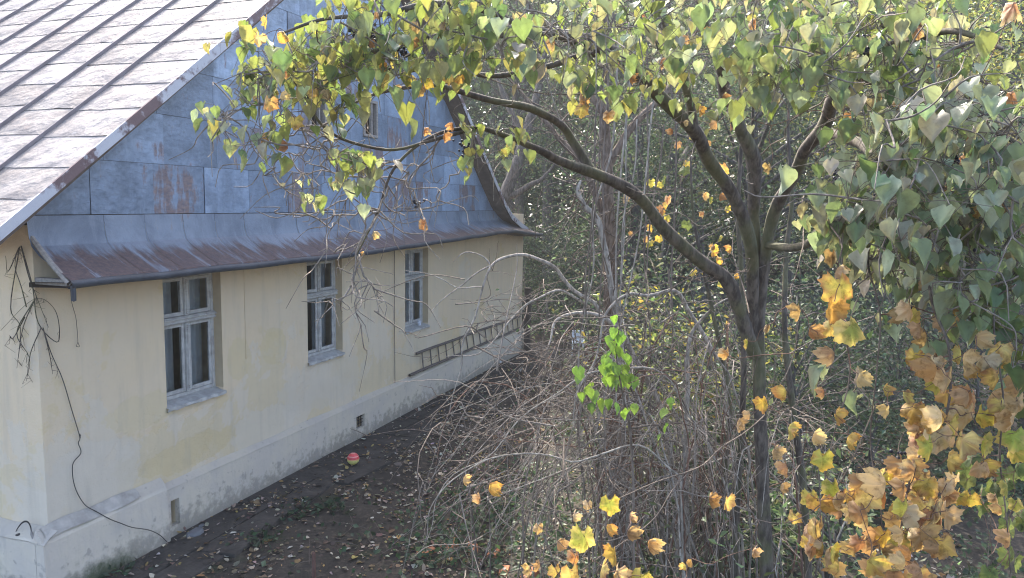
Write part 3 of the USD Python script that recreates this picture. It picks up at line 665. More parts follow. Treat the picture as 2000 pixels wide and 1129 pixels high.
for q, r_ in (([base_of(1430, 6.9), (1440, 1000, 6.8), (1452, 760, 6.7), (1446, 560, 6.7), (1438, 420, 6.7), (1446, 260, 6.6), (1460, 120, 6.5), (1468, -40, 6.4)], [.035, .03, .027, .024, .02, .016, .012, .008]),
               ([base_of(1585, 6.8), (1570, 1000, 6.7), (1545, 800, 6.7), (1528, 640, 6.7), (1530, 500, 6.8), (1545, 380, 6.8), (1540, 240, 6.8), (1555, 60, 6.7)], [.04, .034, .03, .026, .022, .018, .014, .008]),
               ([base_of(1395, 7.4), (1410, 980, 7.3), (1425, 800, 7.2), (1400, 640, 7.2), (1370, 520, 7.1), (1352, 420, 7.1), (1348, 300, 7.1)], [.03, .026, .024, .02, .017, .014, .008])): gr.limb(A(*q), r_, name='trunk', sides=7, wob=.04)
gr.limb(A((1478, 690, 6.4), (1440, 600, 6.2), (1415, 550, 6.1), (1370, 510, 6.0), (1300, 445, 5.8), (1240, 385, 5.6), (1165, 335, 5.3), (1080, 305, 5.0), (1000, 270, 4.7), (930, 250, 4.5), (850, 265, 4.3), (780, 320, 4.2), (740, 410, 4.1), (700, 500, 4.0)),
        [.06, .058, .056, .052, .048, .044, .038, .028, .018, .012, .009, .008, .006, .004])
gr.limb(A((1165, 335, 5.3), (1130, 280, 5.3), (1100, 240, 5.2), (1040, 215, 5.0), (980, 200, 4.8), (900, 178, 4.6), (830, 165, 4.4), (740, 175, 4.2), (660, 215, 4.0)), [.034, .032, .028, .026, .022, .018, .014, .010, .005])
gr.limb(A((1215, 115, 4.7), (1140, 110, 4.6), (1060, 130, 4.5), (960, 150, 4.3), (860, 130, 4.1), (760, 150, 3.9)), [.026, .022, .018, .015, .011, .006])
gr.limb(A((930, 250, 4.5), (860, 270, 4.3), (780, 290, 4.2), (700, 275, 4.0), (640, 245, 3.9), (600, 195, 3.8), (560, 150, 3.7)), [.012, .010, .008, .008, .007, .006, .004])
gr.limb(A((1350, 250, 5.4), (1345, 180, 5.2), (1330, 110, 5.0), (1290, 40, 4.6), (1240, -40, 4.2)), [.035, .03, .026, .02, .012])
gr.limb(A((1595, 260, 5.2), (1640, 260, 4.6), (1700, 290, 4.1), (1760, 330, 3.7), (1830, 390, 3.4), (1900, 420, 3.2), (1980, 460, 3.0)), [.035, .032, .028, .026, .022, .018, .010])
gr.limb(A((1665, 150, 4.3), (1740, 160, 3.9), (1820, 190, 3.5), (1900, 230, 3.2), (2000, 280, 3.0)), [.03, .025, .02, .015, .008])
gr.limb(A((1705, 95, 3.8), (1780, 80, 3.4), (1870, 60, 3.1), (1970, 90, 2.9)), [.02, .017, .013, .007])
gr.limb(A((1500, 475, 6.2), (1560, 480, 5.4), (1620, 440, 4.7), (1680, 430, 4.1), (1740, 470, 3.6)), [.035, .03, .024, .018, .010])
gr.limb(A((1040, 60, 4.0), (960, 20, 3.8), (860, 10, 3.6), (740, 30, 3.5), (620, 40, 3.4), (540, 60, 3.4)), [.02, .018, .015, .012, .008, .004])
# bare twigs hanging in front of the gable
tw = MB()
for q in ([(850, 265, 4.3), (740, 330, 4.2), (690, 345, 4.1), (600, 335, 4.0), (560, 400, 3.9)], [(780, 320, 4.2), (700, 370, 4.1), (640, 410, 4.0), (590, 430, 3.95)], [(740, 410, 4.1), (660, 420, 4.0), (600, 440, 3.9)],
          [(760, 370, 4.15), (720, 430, 4.0), (690, 480, 3.95), (620, 490, 3.9)], [(740, 410, 4.1), (700, 480, 3.9), (694, 560, 3.8), (700, 640, 3.8)], [(700, 500, 3.9), (725, 560, 3.8), (745, 580, 3.8), (738, 610, 3.75)], [(694, 540, 3.8), (660, 585, 3.75), (640, 588, 3.7)],
          [(800, 335, 4.25), (788, 360, 4.2), (790, 430, 4.1)], [(670, 270, 3.95), (590, 300, 3.9), (540, 305, 3.9)], [(640, 245, 3.9), (570, 262, 3.85), (500, 285, 3.8)], [(885, 240, 4.4), (810, 340, 4.2), (812, 390, 4.1), (835, 430, 4.0)],
          [(930, 250, 4.5), (900, 330, 4.4), (860, 370, 4.3), (845, 420, 4.2)], [(600, 195, 3.8), (520, 200, 3.7), (440, 230, 3.65), (400, 255, 3.6)], [(560, 150, 3.7), (490, 140, 3.6), (455, 180, 3.55)], [(640, 245, 3.9), (640, 300, 3.85), (615, 330, 3.8), (580, 340, 3.8)]):
    q = spline(A(*q), 5); q = q + rg.normal(0, .010, q.shape); r = np.linspace(.0062, .002, len(q)); tw.tube(q, r, 5)
    for _ in range(5):
        k_ = rg.integers(3, len(q)); d_ = unit(rg.normal(0, 1, 3) + [-.2, 0, -.6]); L_ = rg.uniform(.06, .25); tw.tube([q[k_], q[k_] + d_ * L_ * .5 + rg.normal(0, .015, 3), q[k_] + d_ * L_ + [0, 0, -.02]], [.0032, .0024, .0014], 4); gr.P, gr.R = np.vstack([gr.P, q]), np.concatenate([gr.R, r])
LEAVES = []
def heart_cluster(px, py, d, n, size, pal, spread):
    if 680 < px < 765 and 175 < py < 285: return
    c = at(px, py, d); q = gr.reach(c, tw, .006, .0025, .05)
    end = unit(q[-1] - q[-2]) if q is not None else np.array([0, 0, -1.0])
    for _ in range(int(n * 1.55 + .5)):
        o = rg.normal(0, spread, 3) * [1, 1, .8]; s_ = size * .80 * rg.uniform(.5, 1.3); b0 = c + o
        az = rg.uniform(0, 2 * np.pi); h = np.array([math.cos(az), math.sin(az), 0])
        tip = h * rg.uniform(.15, .75) + np.array([0, 0, -1.0]) * rg.uniform(.5, 1); nn = h * rg.uniform(.5, 1.2) + [0, 0, rg.uniform(.1, .9)] + rg.normal(0, .25, 3)
        LEAVES.append((b0, tip, nn, s_, pick(rg, pal, 1)[0], c))
GREEN = [(.115, .165, .085), (.14, .185, .105), (.165, .205, .13), (.095, .14, .08), (.18, .215, .145), (.17, .21, .11)]
LIME = [(.20, .235, .09), (.18, .22, .085), (.24, .255, .10), (.15, .195, .085), (.26, .24, .10), (.22, .23, .14)]
DULL = [(.28, .31, .23), (.32, .34, .26), (.22, .26, .175), (.27, .29, .21), (.28, .25, .20)]
for poly, n, per, d0, d1, size, pal, sp in (
        ([(460, 60), (620, -10), (960, -20), (960, 110), (860, 170), (700, 190), (560, 180), (470, 170)], 50, 5, 3.2, 3.9, .10, LIME + GREEN[:3], .085),
        ([(400, 230), (480, 150), (620, 180), (760, 190), (780, 250), (620, 260), (520, 290), (410, 280)], 18, 4, 3.3, 3.8, .085, LIME + GREEN + DULL[:2], .07),
        ([(590, 330), (700, 260), (780, 250), (770, 300), (700, 390), (600, 400)], 6, 4, 3.7, 4.1, .09, DULL + LIME[:2], .06),
        ([(900, 230), (1010, 190), (1020, 290), (930, 340)], 5, 4, 4.2, 4.6, .09, GREEN + LIME, .06),
        ([(940, -20), (1500, -20), (1500, 100), (1300, 150), (1100, 160), (960, 110)], 58, 5, 3.2, 4.8, .092, GREEN + DULL + LIME, .09),
        ([(1050, 120), (1500, 90), (1480, 230), (1250, 200), (1080, 170)], 15, 4, 4.2, 5.2, .095, GREEN + DULL + LIME, .08),
        ([(1480, -20), (1860, -20), (1900, 160), (1700, 200), (1640, 150), (1490, 190)], 58, 6, 2.9, 4.3, .095, GREEN + DULL + LIME[:2], .10),
        ([(1670, 240), (1730, 200), (2010, 160), (2010, 420), (1800, 420), (1650, 420)], 72, 6, 2.5, 3.9, .10, GREEN + DULL * 2, .10),
        ([(1640, 400), (1800, 400), (2010, 400), (2010, 560), (1850, 560), (1700, 540), (1620, 480)], 46, 6, 2.5, 3.8, .098, GREEN + DULL * 2, .09),
        ([(1880, 540), (2010, 540), (2010, 760), (1930, 700)], 10, 5, 2.5, 3.2, .105, GREEN, .09)):
    pts = inside(poly, n, rg)
    for q in pts: heart_cluster(q[0], q[1], rg.uniform(d0, d1), rg.integers(per - 2, per + 3), size, pal, sp)
for (px, py, d, n, s_) in ((600, 395, 3.8, 3, .09), (515, 343, 3.7, 1, .08), (690, 300, 3.9, 4, .10), (665, 350, 3.9, 3, .10), (1835, 665, 3.0, 3, .10), (1615, 720, 2.9, 2, .11), (1690, 770, 2.9, 2, .10), (1740, 625, 3.1, 3, .08), (1055, 105, 3.4, 3, .13), (1940, 260, 2.5, 2, .13)):
    heart_cluster(px, py, d, n, s_, GREEN[3:] + DULL, .04)
depth = np.array([(l[0] - CAM) @ CF for l in LEAVES]); order = np.argsort(depth / np.array([l[3] for l in LEAVES]))
rest = MB(); pet = MB()
for rank, k in enumerate(order):
    p0, tip, nn, s_, col, c = LEAVES[k]; V, F, C, ab = HEARTS[rg.integers(20)]
    v = (V * s_) @ frame(tip, nn) + p0
    edge = (.0 if rg.random() < .55 else rg.uniform(.3, .9)) * np.clip(ab - .3, 0, 1)[:, None] * (V[:, 1:2] > rg.uniform(0, .6))
    cc = C * col * (1 - edge) + edge * np.array([.22, .14, .085])
    if rank < 300: MB().add(v, F, cc).build('leaf', 'heart_leaf', tree, smooth=True, tint=True)
    else: rest.add(v, F, cc)
    pet.tube([c, (c + p0) / 2 + [0, 0, .015], p0], [.0016, .0012, .001], 3, cap=False)
rest.build('leaf_mass', 'heart_leaf', tree, smooth=True, tint=True, kind='stuff')
# side twigs along the limbs, bare
for _ in range(520):
    k = rg.integers(len(gr.P)); a = gr.P[k]
    if a[2] < 3.2: continue
    d_ = unit(rg.normal(0, 1, 3) + [-.3, 0, -.35]); L_ = rg.uniform(.10, .42); q = spline([a, a + d_ * L_ * .35 + rg.normal(0, .03, 3), a + d_ * L_ * .7 + rg.normal(0, .04, 3), a + d_ * L_ + [0, 0, -.15 * L_]], 3)
    tw.tube(q, np.linspace(.0045, .0016, len(q)), 4)
tw.build('twigs', 'twig_mid', tree, smooth=True, kind='stuff'); pet.build('leaf_stalks', 'twig_brown', tree, kind='stuff')

# ---- dark berry bunches that hang among the leaves
def bunch_mesh(b, c, n, r, rg, long=.10):
    for _ in range(n):
        t = rg.random(); o = rg.normal(0, 1, 3) * [.022, .022, 0] * (1.15 - t) + [0, 0, -t * long]
        s = trimesh.creation.icosphere(1, r * rg.uniform(.8, 1.15)); s.apply_translation(c + o); b.mesh(s)
rb = np.random.default_rng(9)
for (px, py, d, where) in ((690, 35, 3.5, 'leftmost of three at the top edge above the gable'), (722, 45, 3.45, 'middle one of three at the top edge above the gable'), (790, 90, 3.6, 'rightmost of three high in front of the gable'), (748, 130, 3.7, 'just above the attic windows'),
        (600, 165, 3.7, 'left of the attic windows in the lime green leaves'), (905, 270, 4.4, 'in front of the right rake of the roof'), (812, 385, 4.1, 'on a long bare twig above the eave skirt'), (705, 300, 3.9, 'under the attic windows'), (1235, 195, 4.9, 'beside the big limb left of the trunk fork'), (1555, 135, 3.7, 'at the top between the trunk fork and the right limb'),
        (1690, 65, 3.4, 'above the end of the right limb'), (1640, 310, 4.0, 'just below the middle of the right limb'), (1720, 380, 3.6, 'deep in the green leaves right of the right limb'), (1870, 275, 3.2, 'among the large green leaves near the right edge'), (1775, 590, 3.0, 'above the brown vine leaves'), (1755, 880, 2.9, 'in the middle of the yellow vine curtain'),
        (1762, 960, 2.85, 'lowest of all in the yellow vine curtain'), (1930, 480, 2.9, 'at the right edge under the green leaves')):
    c = at(px, py, d); g0 = thing('berry_bunch', 'bunch of dark shrivelled grapes ' + where, 'grapes', c, 'bunches of dark grapes in the branches')
    b = MB(); bunch_mesh(b, np.zeros(3), int(rb.integers(9, 22)), .0085, rb, rb.uniform(.06, .13)); b.build('berries', 'grape_skin', g0, smooth=True)
    MB().tube(spline([(rb.normal(0, .02), rb.normal(0, .02), .07), (0, 0, .02), (0, 0, -.07)], 4), .0018, 4).build('stalk', 'twig_brown', g0)

# ------------------------------------------------------------------ grape vines with yellow and brown leaves
YEL = [(.48, .37, .09), (.44, .31, .08), (.42, .36, .12), (.52, .41, .15)]; TAN = [(.42, .32, .18), (.36, .25, .13), (.46, .37, .23), (.30, .20, .11)]
ORA = [(.31, .165, .075), (.26, .14, .08), (.34, .20, .09)]; LGR = [(.24, .26, .06), (.28, .27, .07), (.20, .23, .06)]
VPAL = {'y': (YEL, ORA), 't': (TAN, TAN), 'o': (ORA, TAN), 'g': (LGR, YEL), 'k': ([(.08, .11, .05), (.10, .135, .055), (.12, .16, .06)], [(.12, .15, .06)])}
def vine_leaf(p, size, kind, rv):
    dry = kind in 'to' or (kind == 'y' and rv.random() < .75); V, F, E_ = VINES[rv.integers(4, 22) if dry else rv.integers(0, 4)]
    az = rv.uniform(0, 2 * np.pi); toward = unit(CAM - p) * [1, 1, 0]; h = np.array([math.cos(az), math.sin(az), 0]) * .9 + toward * .7
    tip = h * rv.uniform(.05, .45) + [0, 0, -1]; nn = h + [0, 0, rv.uniform(.2, .9) if dry else rv.uniform(-.1, .6)] + rv.normal(0, .3, 3)
    v = (V * size * .53) @ frame(tip, nn) + p
    a, e_ = VPAL[kind]; c1, c2 = pick(rv, a, 1)[0], pick(rv, e_, 1)[0]
    n_ = meshkit.fbm(V * 2.6 + rv.uniform(0, 50), 3, 1)[:, None]; k = np.clip((E_[:, None] * .9 + (n_ - .5) * 2.2 - .35) * 1.3, 0, 1)
    vein = np.clip(np.abs(np.cos(2.5 * np.arctan2(V[:, 0], V[:, 1])))[:, None] - .93, 0, .07) * 3
    return v, F, (c1 * (1 - k) + c2 * k) * (1 + vein)
def vine(label, strands, leaves, seed, name='grape_vine', dx=.0):
    rv = np.random.default_rng(seed); root = thing(name, label, 'grape vine'); g = Grower(root, rv)
    for q, r in strands: g.limb(A(*q), np.array(r) * .55, 'twig_brown', 'stem', sides=6, wob=.06)
    b, p_ = MB(), MB(); L_ = []
    for (px, py, d, size, kind) in leaves: L_.append((at(px, py, d), size, kind))
    od = np.argsort([np.linalg.norm(l[0] - CAM) / l[1] for l in L_]); rest = MB()
    for rank, k in enumerate(od):
        p, size, kind = L_[k]; v, F, c = vine_leaf(p, size, kind, rv)
        if rank < 300: MB().add(v, F, c).build('leaf', 'vine_leaf', root, smooth=True, tint=True)
        else: rest.add(v, F, c)
        g.reach(p + [0, 0, .01], b, .003, .0014, -.05, n=4, sides=4)
    b.build('stalks', 'twig_red', root, smooth=True, kind='stuff')
    if rest.n: rest.build('leaf_mass', 'vine_leaf', root, smooth=True, tint=True, kind='stuff')
rv = np.random.default_rng(21)
# right hand curtain of leaves
lv = [(1640, 560, 2.6, .155, 'y'), (1625, 600, 2.55, .12, 'y'), (1660, 640, 2.6, .14, 'g'), (1630, 690, 2.65, .11, 't'), (1580, 645, 2.7, .095, 'o'), (1562, 605, 2.75, .085, 't'), (1625, 500, 2.8, .09, 't'), (1632, 530, 2.75, .09, 't'), (1536, 765, 2.8, .09, 'y'), (1490, 785, 2.8, .085, 'y'),
      (1540, 835, 2.8, .095, 'y'), (1588, 850, 2.75, .085, 't'), (1440, 825, 2.9, .075, 't'), (1464, 808, 2.9, .06, 't'), (1512, 880, 2.8, .085, 't'), (1535, 912, 2.8, .085, 't'), (1606, 895, 2.75, .10, 'g'), (1655, 855, 2.7, .10, 'y'), (1632, 808, 2.7, .09, 'y'), (1676, 735, 2.7, .09, 't'), (1725, 760, 2.7, .075, 'y'), (1765, 770, 2.65, .08, 'y'),
      (1610, 765, 2.75, .06, 'o'), (1385, 975, 2.9, .09, 'o'), (1420, 978, 2.85, .085, 'y'), (1472, 1075, 2.9, .065, 't'), (1550, 1010, 2.85, .07, 'y'), (1525, 950, 2.85, .075, 't'), (1418, 690, 3.2, .08, 'o'), (1498, 640, 3.2, .06, 't'), (1460, 670, 3.3, .06, 'g'), (1830, 850, 2.5, .13, 't'), (1850, 740, 2.5, .12, 't'), (1880, 700, 2.5, .12, 't'),
      (1815, 870, 2.45, .10, 'g'), (1815, 555, 2.8, .10, 'o'), (1955, 680, 2.5, .11, 'y'), (1830, 720, 2.5, .13, 'o'), (1905, 660, 2.5, .10, 't'), (1735, 800, 2.6, .07, 't'), (1350, 1095, 3.0, .055, 't'), (1620, 640, 2.7, .08, 'y'), (1605, 1060, 2.7, .06, 't')]
for q in inside([(1690, 930), (1780, 900), (1850, 940), (1850, 1060), (1800, 1129), (1700, 1140), (1640, 1040)], 70, rv): lv.append((*q, rv.uniform(2.4, 2.9), rv.uniform(.08, .13), rv.choice(list('yyytttttoog'))))
for q in inside([(1760, 800), (1870, 690), (1990, 700), (2000, 900), (1900, 920), (1780, 880)], 40, rv): lv.append((*q, rv.uniform(2.4, 2.9), rv.uniform(.09, .13), rv.choice(list('yyttttog'))))
for q in inside([(1590, 930), (1660, 930), (1650, 1110), (1560, 1110)], 20, rv): lv.append((*q, rv.uniform(2.6, 2.9), rv.uniform(.07, .11), rv.choice(list('yyttg'))))
for q in inside([(1740, 560), (1900, 560), (1920, 700), (1800, 760)], 14, rv): lv.append((*q, rv.uniform(2.6, 3.0), rv.uniform(.07, .11), rv.choice(list('yttto'))))
for q in inside([(1860, 920), (2000, 880), (2000, 1129), (1860, 1129)], 14, rv): lv.append((*q, rv.uniform(2.6, 3.2), rv.uniform(.06, .10), rv.choice(list('gtkkk'))))
S3 = [([(1640, 380, 3.4), (1632, 480, 2.9), (1640, 600, 2.7), (1660, 720, 2.8), (1625, 860, 2.8), (1600, 980, 2.8), (1600, 1100, 2.8)], [.008, .007, .006, .005, .004, .003]),
      ([(1760, 420, 3.3), (1800, 560, 2.8), (1850, 680, 2.6), (1840, 820, 2.6), (1780, 920, 2.7), (1750, 1050, 2.7), (1740, 1180, 2.6)], [.010, .009, .008, .007, .006, .004]),
      ([(1700, 400, 3.4), (1715, 560, 3.0), (1700, 720, 2.9), (1690, 860, 2.9), (1720, 1000, 2.8), (1710, 1120, 2.8)], [.008, .007, .006, .005, .004, .003]),
      ([(1580, 380, 4.2), (1560, 560, 3.2), (1530, 720, 2.95), (1490, 780, 2.9), (1440, 815, 2.95)], [.006, .005, .004, .003]),
      ([(1900, 430, 3.1), (1930, 600, 2.7), (1960, 760, 2.6), (1950, 920, 2.7), (1960, 1120, 2.8)], [.008, .007, .006, .005, .003]),
      ([(1700, 780, 2.9), (1640, 930, 2.85), (1540, 1010, 2.85), (1400, 965, 2.95)], [.005, .004, .003, .002])]
vine('big tangle of yellow and brown grape leaves hanging at the lower right', S3, lv, 31)
# yellow leaves deeper in the garden, left of the trunk
lv = [(*q, rv.uniform(7.4, 8.6), rv.uniform(.09, .15), rv.choice(list('ygtgok'))) for q in list(inside([(1180, 260), (1440, 220), (1460, 420), (1220, 440)], 22, rv)) + list(inside([(1220, 420), (1300, 400), (1290, 480), (1230, 480)], 7, rv)) + list(inside([(1290, 380), (1460, 380), (1450, 560), (1330, 540)], 16, rv))]
vine('yellow leaved vine deeper in the garden between shaggy trunk and big trunk', [([(1300, 1000, 8.3), (1290, 700, 8.2), (1310, 480, 8.1), (1330, 340, 8.0), (1350, 220, 8.0)], [.012, .010, .008, .006, .004]), ([(1310, 480, 8.1), (1260, 430, 8.2), (1235, 400, 8.2)], [.005, .004, .003]), ([(1310, 480, 8.1), (1370, 420, 7.9), (1430, 390, 7.8)], [.005, .004, .003])], lv, 35)
# low cluster at the bottom centre
lv = [(1190, 985, 2.9, .10, 'g'), (1140, 1050, 2.8, .13, 'g'), (1125, 1090, 2.8, .10, 'o'), (1120, 1008, 2.9, .07, 't'), (1200, 1080, 2.8, .11, 'y'), (1265, 1060, 2.85, .10, 'o'), (1185, 1030, 2.9, .08, 'y'), (1225, 1040, 2.85, .09, 't'), (1088, 1060, 2.9, .075, 't'), (1050, 1030, 2.95, .06, 't'), (1035, 1110, 2.9, .065, 't'), (1055, 1105, 2.9, .07, 't'),
      (1085, 1115, 2.8, .07, 'y'), (1115, 1120, 2.75, .09, 'y'), (1175, 1110, 2.7, .10, 'y'), (1205, 1120, 2.7, .11, 't'), (1250, 1130, 2.7, .10, 'g'), (1230, 1010, 2.9, .075, 't'), (1148, 985, 3.0, .06, 't'), (955, 950, 3.1, .10, 'y'), (938, 975, 3.1, .075, 't'), (905, 935, 3.2, .065, 't'), (1300, 1150, 2.8, .09, 't'), (1340, 1105, 2.95, .05, 'y'), (1210, 1140, 2.7, .11, 'y')]
S3 = [([(1500, 800, 3.6), (1400, 880, 3.3), (1280, 950, 3.1), (1180, 970, 3.0), (1080, 985, 3.05), (940, 925, 3.2)], [.006, .005, .0045, .004, .003]), ([(1340, 915, 3.2), (1290, 1000, 3.0), (1230, 1060, 2.9), (1150, 1110, 2.8), (1060, 1150, 2.85)], [.004, .0035, .003])]
vine('short vine shoot with yellow lime and orange lobed leaves at bottom centre', S3, lv, 32)
# orange leaves mixed into the top of the tree
lv = [(550, 65, 3.2, .095, 'y'), (505, 75, 3.2, .08, 't'), (548, 185, 3.4, .07, 't'), (640, 180, 3.4, .08, 't'), (575, 235, 3.4, .10, 'y'), (512, 265, 3.4, .075, 'y'), (562, 283, 3.4, .085, 'o'), (525, 200, 3.4, .10, 'y'), (560, 120, 3.4, .07, 'o'), (720, 80, 3.4, .065, 'o'), (870, 70, 3.5, .085, 'y'), (735, 25, 3.4, .06, 'o'), (1135, 212, 4.2, .11, 'y'), (1138, 192, 4.2, .10, 'o'), (1188, 224, 4.2, .10, 'o'),
      (830, 252, 4.0, .075, 'o'), (868, 264, 4.0, .085, 'o'), (885, 243, 4.1, .075, 'o'), (828, 436, 3.9, .105, 'o'), (730, 455, 3.8, .08, 't'), (704, 494, 3.75, .035, 'o'), (1290, 120, 4.2, .09, 'o'), (1230, 150, 4.3, .09, 'o'), (1365, 215, 4.6, .09, 'y'), (1260, 30, 4.0, .07, 'o'), (1465, 75, 3.8, .08, 'y'), (1315, 255, 4.8, .07, 'o'), (1335, 240, 4.8, .07, 't'), (1475, 40, 3.5, .09, 'o'), (1790, 60, 3.0, .09, 'o'), (1950, 400, 2.7, .11, 'o'), (1900, 340, 2.9, .10, 'y'), (1975, 185, 2.7, .08, 'o'), (1980, 10, 2.6, .12, 'o'), (1890, 270, 2.8, .09, 'o'), (1920, 410, 2.8, .09, 'y'), (1210, 125, 4.4, .06, 't')]
for q in inside([(480, 30), (900, 0), (900, 170), (500, 200)], 22, rv): lv.append((*q, rv.uniform(3.3, 3.8), rv.uniform(.06, .09), rv.choice(list('yyytog'))))
for q in inside([(1000, 0), (1950, 0), (1950, 400), (1500, 350), (1100, 250)], 24, rv): lv.append((*q, rv.uniform(3.3, 4.6), rv.uniform(.07, .10), rv.choice(list('ytoo'))))
S3 = [([(1280, 170, 4.95), (1150, 190, 4.4), (1000, 160, 4.0), (850, 120, 3.7), (700, 140, 3.5), (560, 200, 3.4)], [.007, .006, .005, .004, .003]), ([(1480, 300, 5.9), (1600, 200, 4.3), (1750, 150, 3.4), (1900, 220, 2.9), (1960, 380, 2.75)], [.008, .007, .006, .005, .004]), ([(850, 120, 3.7), (830, 260, 3.95), (822, 340, 3.95), (828, 425, 3.9)], [.004, .003, .002])]
vine('grape vine with orange curled leaves climbing through the treetop by the gable', S3, lv, 33)
# green young leaves at the right edge
lv = [(*q, rv.uniform(3.0, 3.8), rv.uniform(.07, .11), 'k') for q in inside([(1880, 900), (2010, 820), (2010, 1080), (1900, 1010)], 26, rv)] + [(*q, rv.uniform(2.8, 3.4), rv.uniform(.09, .13), 'k') for q in inside([(1930, 560), (2020, 540), (2020, 820), (1960, 800)], 18, rv)]
vine('fresh green lobed vine hanging at the right edge of the garden', [([(1990, 420, 3.1), (1985, 600, 3.2), (1965, 780, 3.3), (1940, 950, 3.4), (1925, 1100, 3.5)], [.006, .005, .004, .003])], lv, 34)

# ------------------------------------------------------------------ shaggy-barked tree behind, and bare vine stems that hang down from its top
rt = np.random.default_rng(41)
shag = thing('shaggy_tree', 'shaggy brown barked trunk with a pale bent stem beside it, left of the big tree', 'tree')
gs = Grower(shag, rt)
gs.limb(A(base_of(1205, 8.8), (1202, 900, 8.8), (1197, 700, 8.8), (1190, 540, 8.7), (1187, 440, 8.7), (1184, 330, 8.6), (1178, 220, 8.6), (1180, 100, 8.5), (1172, -40, 8.4)), [.12, .10, .085, .08, .075, .07, .06, .05, .04], 'bark_shaggy', 'trunk', wob=.05)
gs.limb(A(base_of(1230, 8.6), (1215, 800, 8.5), (1205, 640, 8.4), (1190, 560, 8.3), (1178, 490, 8.3), (1165, 430, 8.3), (1140, 400, 8.3), (1126, 370, 8.3), (1132, 350, 8.3)), [.035, .033, .034, .034, .034, .032, .03, .024, .015], 'twig_grey', 'stem', wob=.04)
gs.limb(A((1184, 330, 8.6), (1230, 250, 8.6), (1300, 180, 8.8), (1350, 80, 9.0), (1380, -30, 9)), [.05, .045, .035, .025, .015], 'bark_shaggy')
gs.limb(A((1187, 440, 8.7), (1140, 330, 8.8), (1080, 260, 9.0), (1010, 170, 9.2), (960, 60, 9.4)), [.05, .04, .03, .02, .012], 'bark_shaggy')
gs.limb(A((1178, 220, 8.6), (1120, 140, 8.8), (1060, 60, 9.0), (1010, -30, 9.0)), [.04, .03, .02, .012], 'bark_shaggy')
b = MB()
for k in range(18):                                     # loose strips of bark
    u = rt.uniform(0, 1); p = at(1190 + rt.uniform(-14, 14), 300 + 420 * u, 8.62 + rt.uniform(-.03, .05)); L_ = rt.uniform(.3, .9)
    b.tube(spline([p, p + [rt.normal(0, .02), rt.normal(0, .02), -L_ / 2], p + [rt.normal(0, .05), rt.normal(0, .05), -L_]], 4), np.linspace(.008, .004, 9), 4)
b.build('bark_strips', 'bark_shaggy', shag, kind='stuff')
b = MB()
for _ in range(260):
    k = rt.integers(len(gs.P)); a = gs.P[k]
    if a[2] < 3.0: continue
    d_ = unit(rt.normal(0, 1, 3) + [0, 0, .1]); L_ = rt.uniform(.3, 1.4); q = spline([a, a + d_ * L_ * .5 + rt.normal(0, .08, 3), a + d_ * L_ + [0, 0, -.2 * L_]], 4); b.tube(q, np.linspace(.008, .002, len(q)), 4)
b.build('twigs', 'twig_brown', shag, smooth=True, kind='stuff')
hang = thing('hanging_vine', 'bundle of long bare grey vine stems hanging straight down in front of the wood', 'vine')
for k in range(11):
    px = rt.choice([1165, 1185, 1205, 1228, 1250, 1262, 1290, 1325, 1345]) + rt.normal(0, 12); d = rt.uniform(6.6, 8.6); y0, y1 = rt.uniform(-60, 260), rt.uniform(560, 1050)
    n = 7; ys_ = np.linspace(y0, y1, n); xs_ = px + np.cumsum(rt.normal(0, 9, n)) + np.linspace(0, rt.normal(0, 45), n)
    q = spline(np.array([at(a, c, d) for a, c in zip(xs_, ys_)]), 5); q = q[q[:, 2] > gz(q[:, 0], q[:, 1]) + .05]
    MB().tube(q, np.linspace(rt.uniform(.007, .013), rt.uniform(.004, .007), len(q)), 5).build('stem', rt.choice(['twig_grey', 'twig_grey', 'twig_brown']), hang, smooth=True)

# ------------------------------------------------------------------ arching leafless shrub
rs = np.random.default_rng(51)
shrub = thing('arching_shrub', 'leafless shrub whose grey arching twigs hang down in front of the ladder', 'shrub')
SP, SR_ = [], []
tw = MB()
def arch(p0, p3, top, r0, r1, matn, name='stem', n=16):
    m0 = p0 + (p3 - p0) * rs.uniform(.05, .5) + rs.normal(0, .30, 3); m1 = p0 + (p3 - p0) * rs.uniform(.55, .9) + rs.normal(0, .2, 3); m0 = m0 + [0, 0, 0]; m0[2] = top * 1.25; m1[2] = top * rs.uniform(.95, 1.25)
    t = np.linspace(0, 1, n)[:, None]
    q = (1 - t) ** 3 * p0 + 3 * (1 - t) ** 2 * t * m0 + 3 * (1 - t) * t ** 2 * m1 + t ** 3 * p3
    q = q + (meshkit.noise(np.stack([q * 2.2 + k * 9.1 for k in range(3)], 1), rs.integers(99)) - .5) * .14 * np.sin(np.pi * t) + rs.normal(0, .012, q.shape) * np.sin(np.pi * t)
    w_ = q - CAM; px_ = 1000 + FPX * (w_ @ CR) / (w_ @ CF)
    if px_.min() < 800: return
    r = np.interp(t[:, 0], [0, .5, 1], [r0, r0 * .62, r1])
    b = MB().tube(q, r, 6); 
    for k in range(2, n - 1):
        if rs.random() < .6:
            a = q[k]; dr = unit(q[k + 1] - q[k]); d_ = unit(dr * rs.uniform(.4, 1.1) + rs.normal(0, .5, 3) + [0, 0, -.35]); L_ = rs.uniform(.12, .75) * (.6 + .8 * k / n)
            e_ = a + d_ * L_ + [0, 0, -.25 * L_ * L_]; qq = spline([a, a + d_ * L_ * .5 + rs.normal(0, .025, 3), e_], 4); tw.tube(qq, np.linspace(min(.0055, r[k] * .7), .0016, len(qq)), 4)
            if rs.random() < .4:
                a2 = qq[4]; d2 = unit(d_ + rs.normal(0, .6, 3)); tw.tube([a2, a2 + d2 * L_ * .2 + [0, 0, -.01], a2 + d2 * L_ * .4 + [0, 0, -.05]], [.003, .0022, .0013], 4)
    b.build(name, matn, shrub, smooth=True)
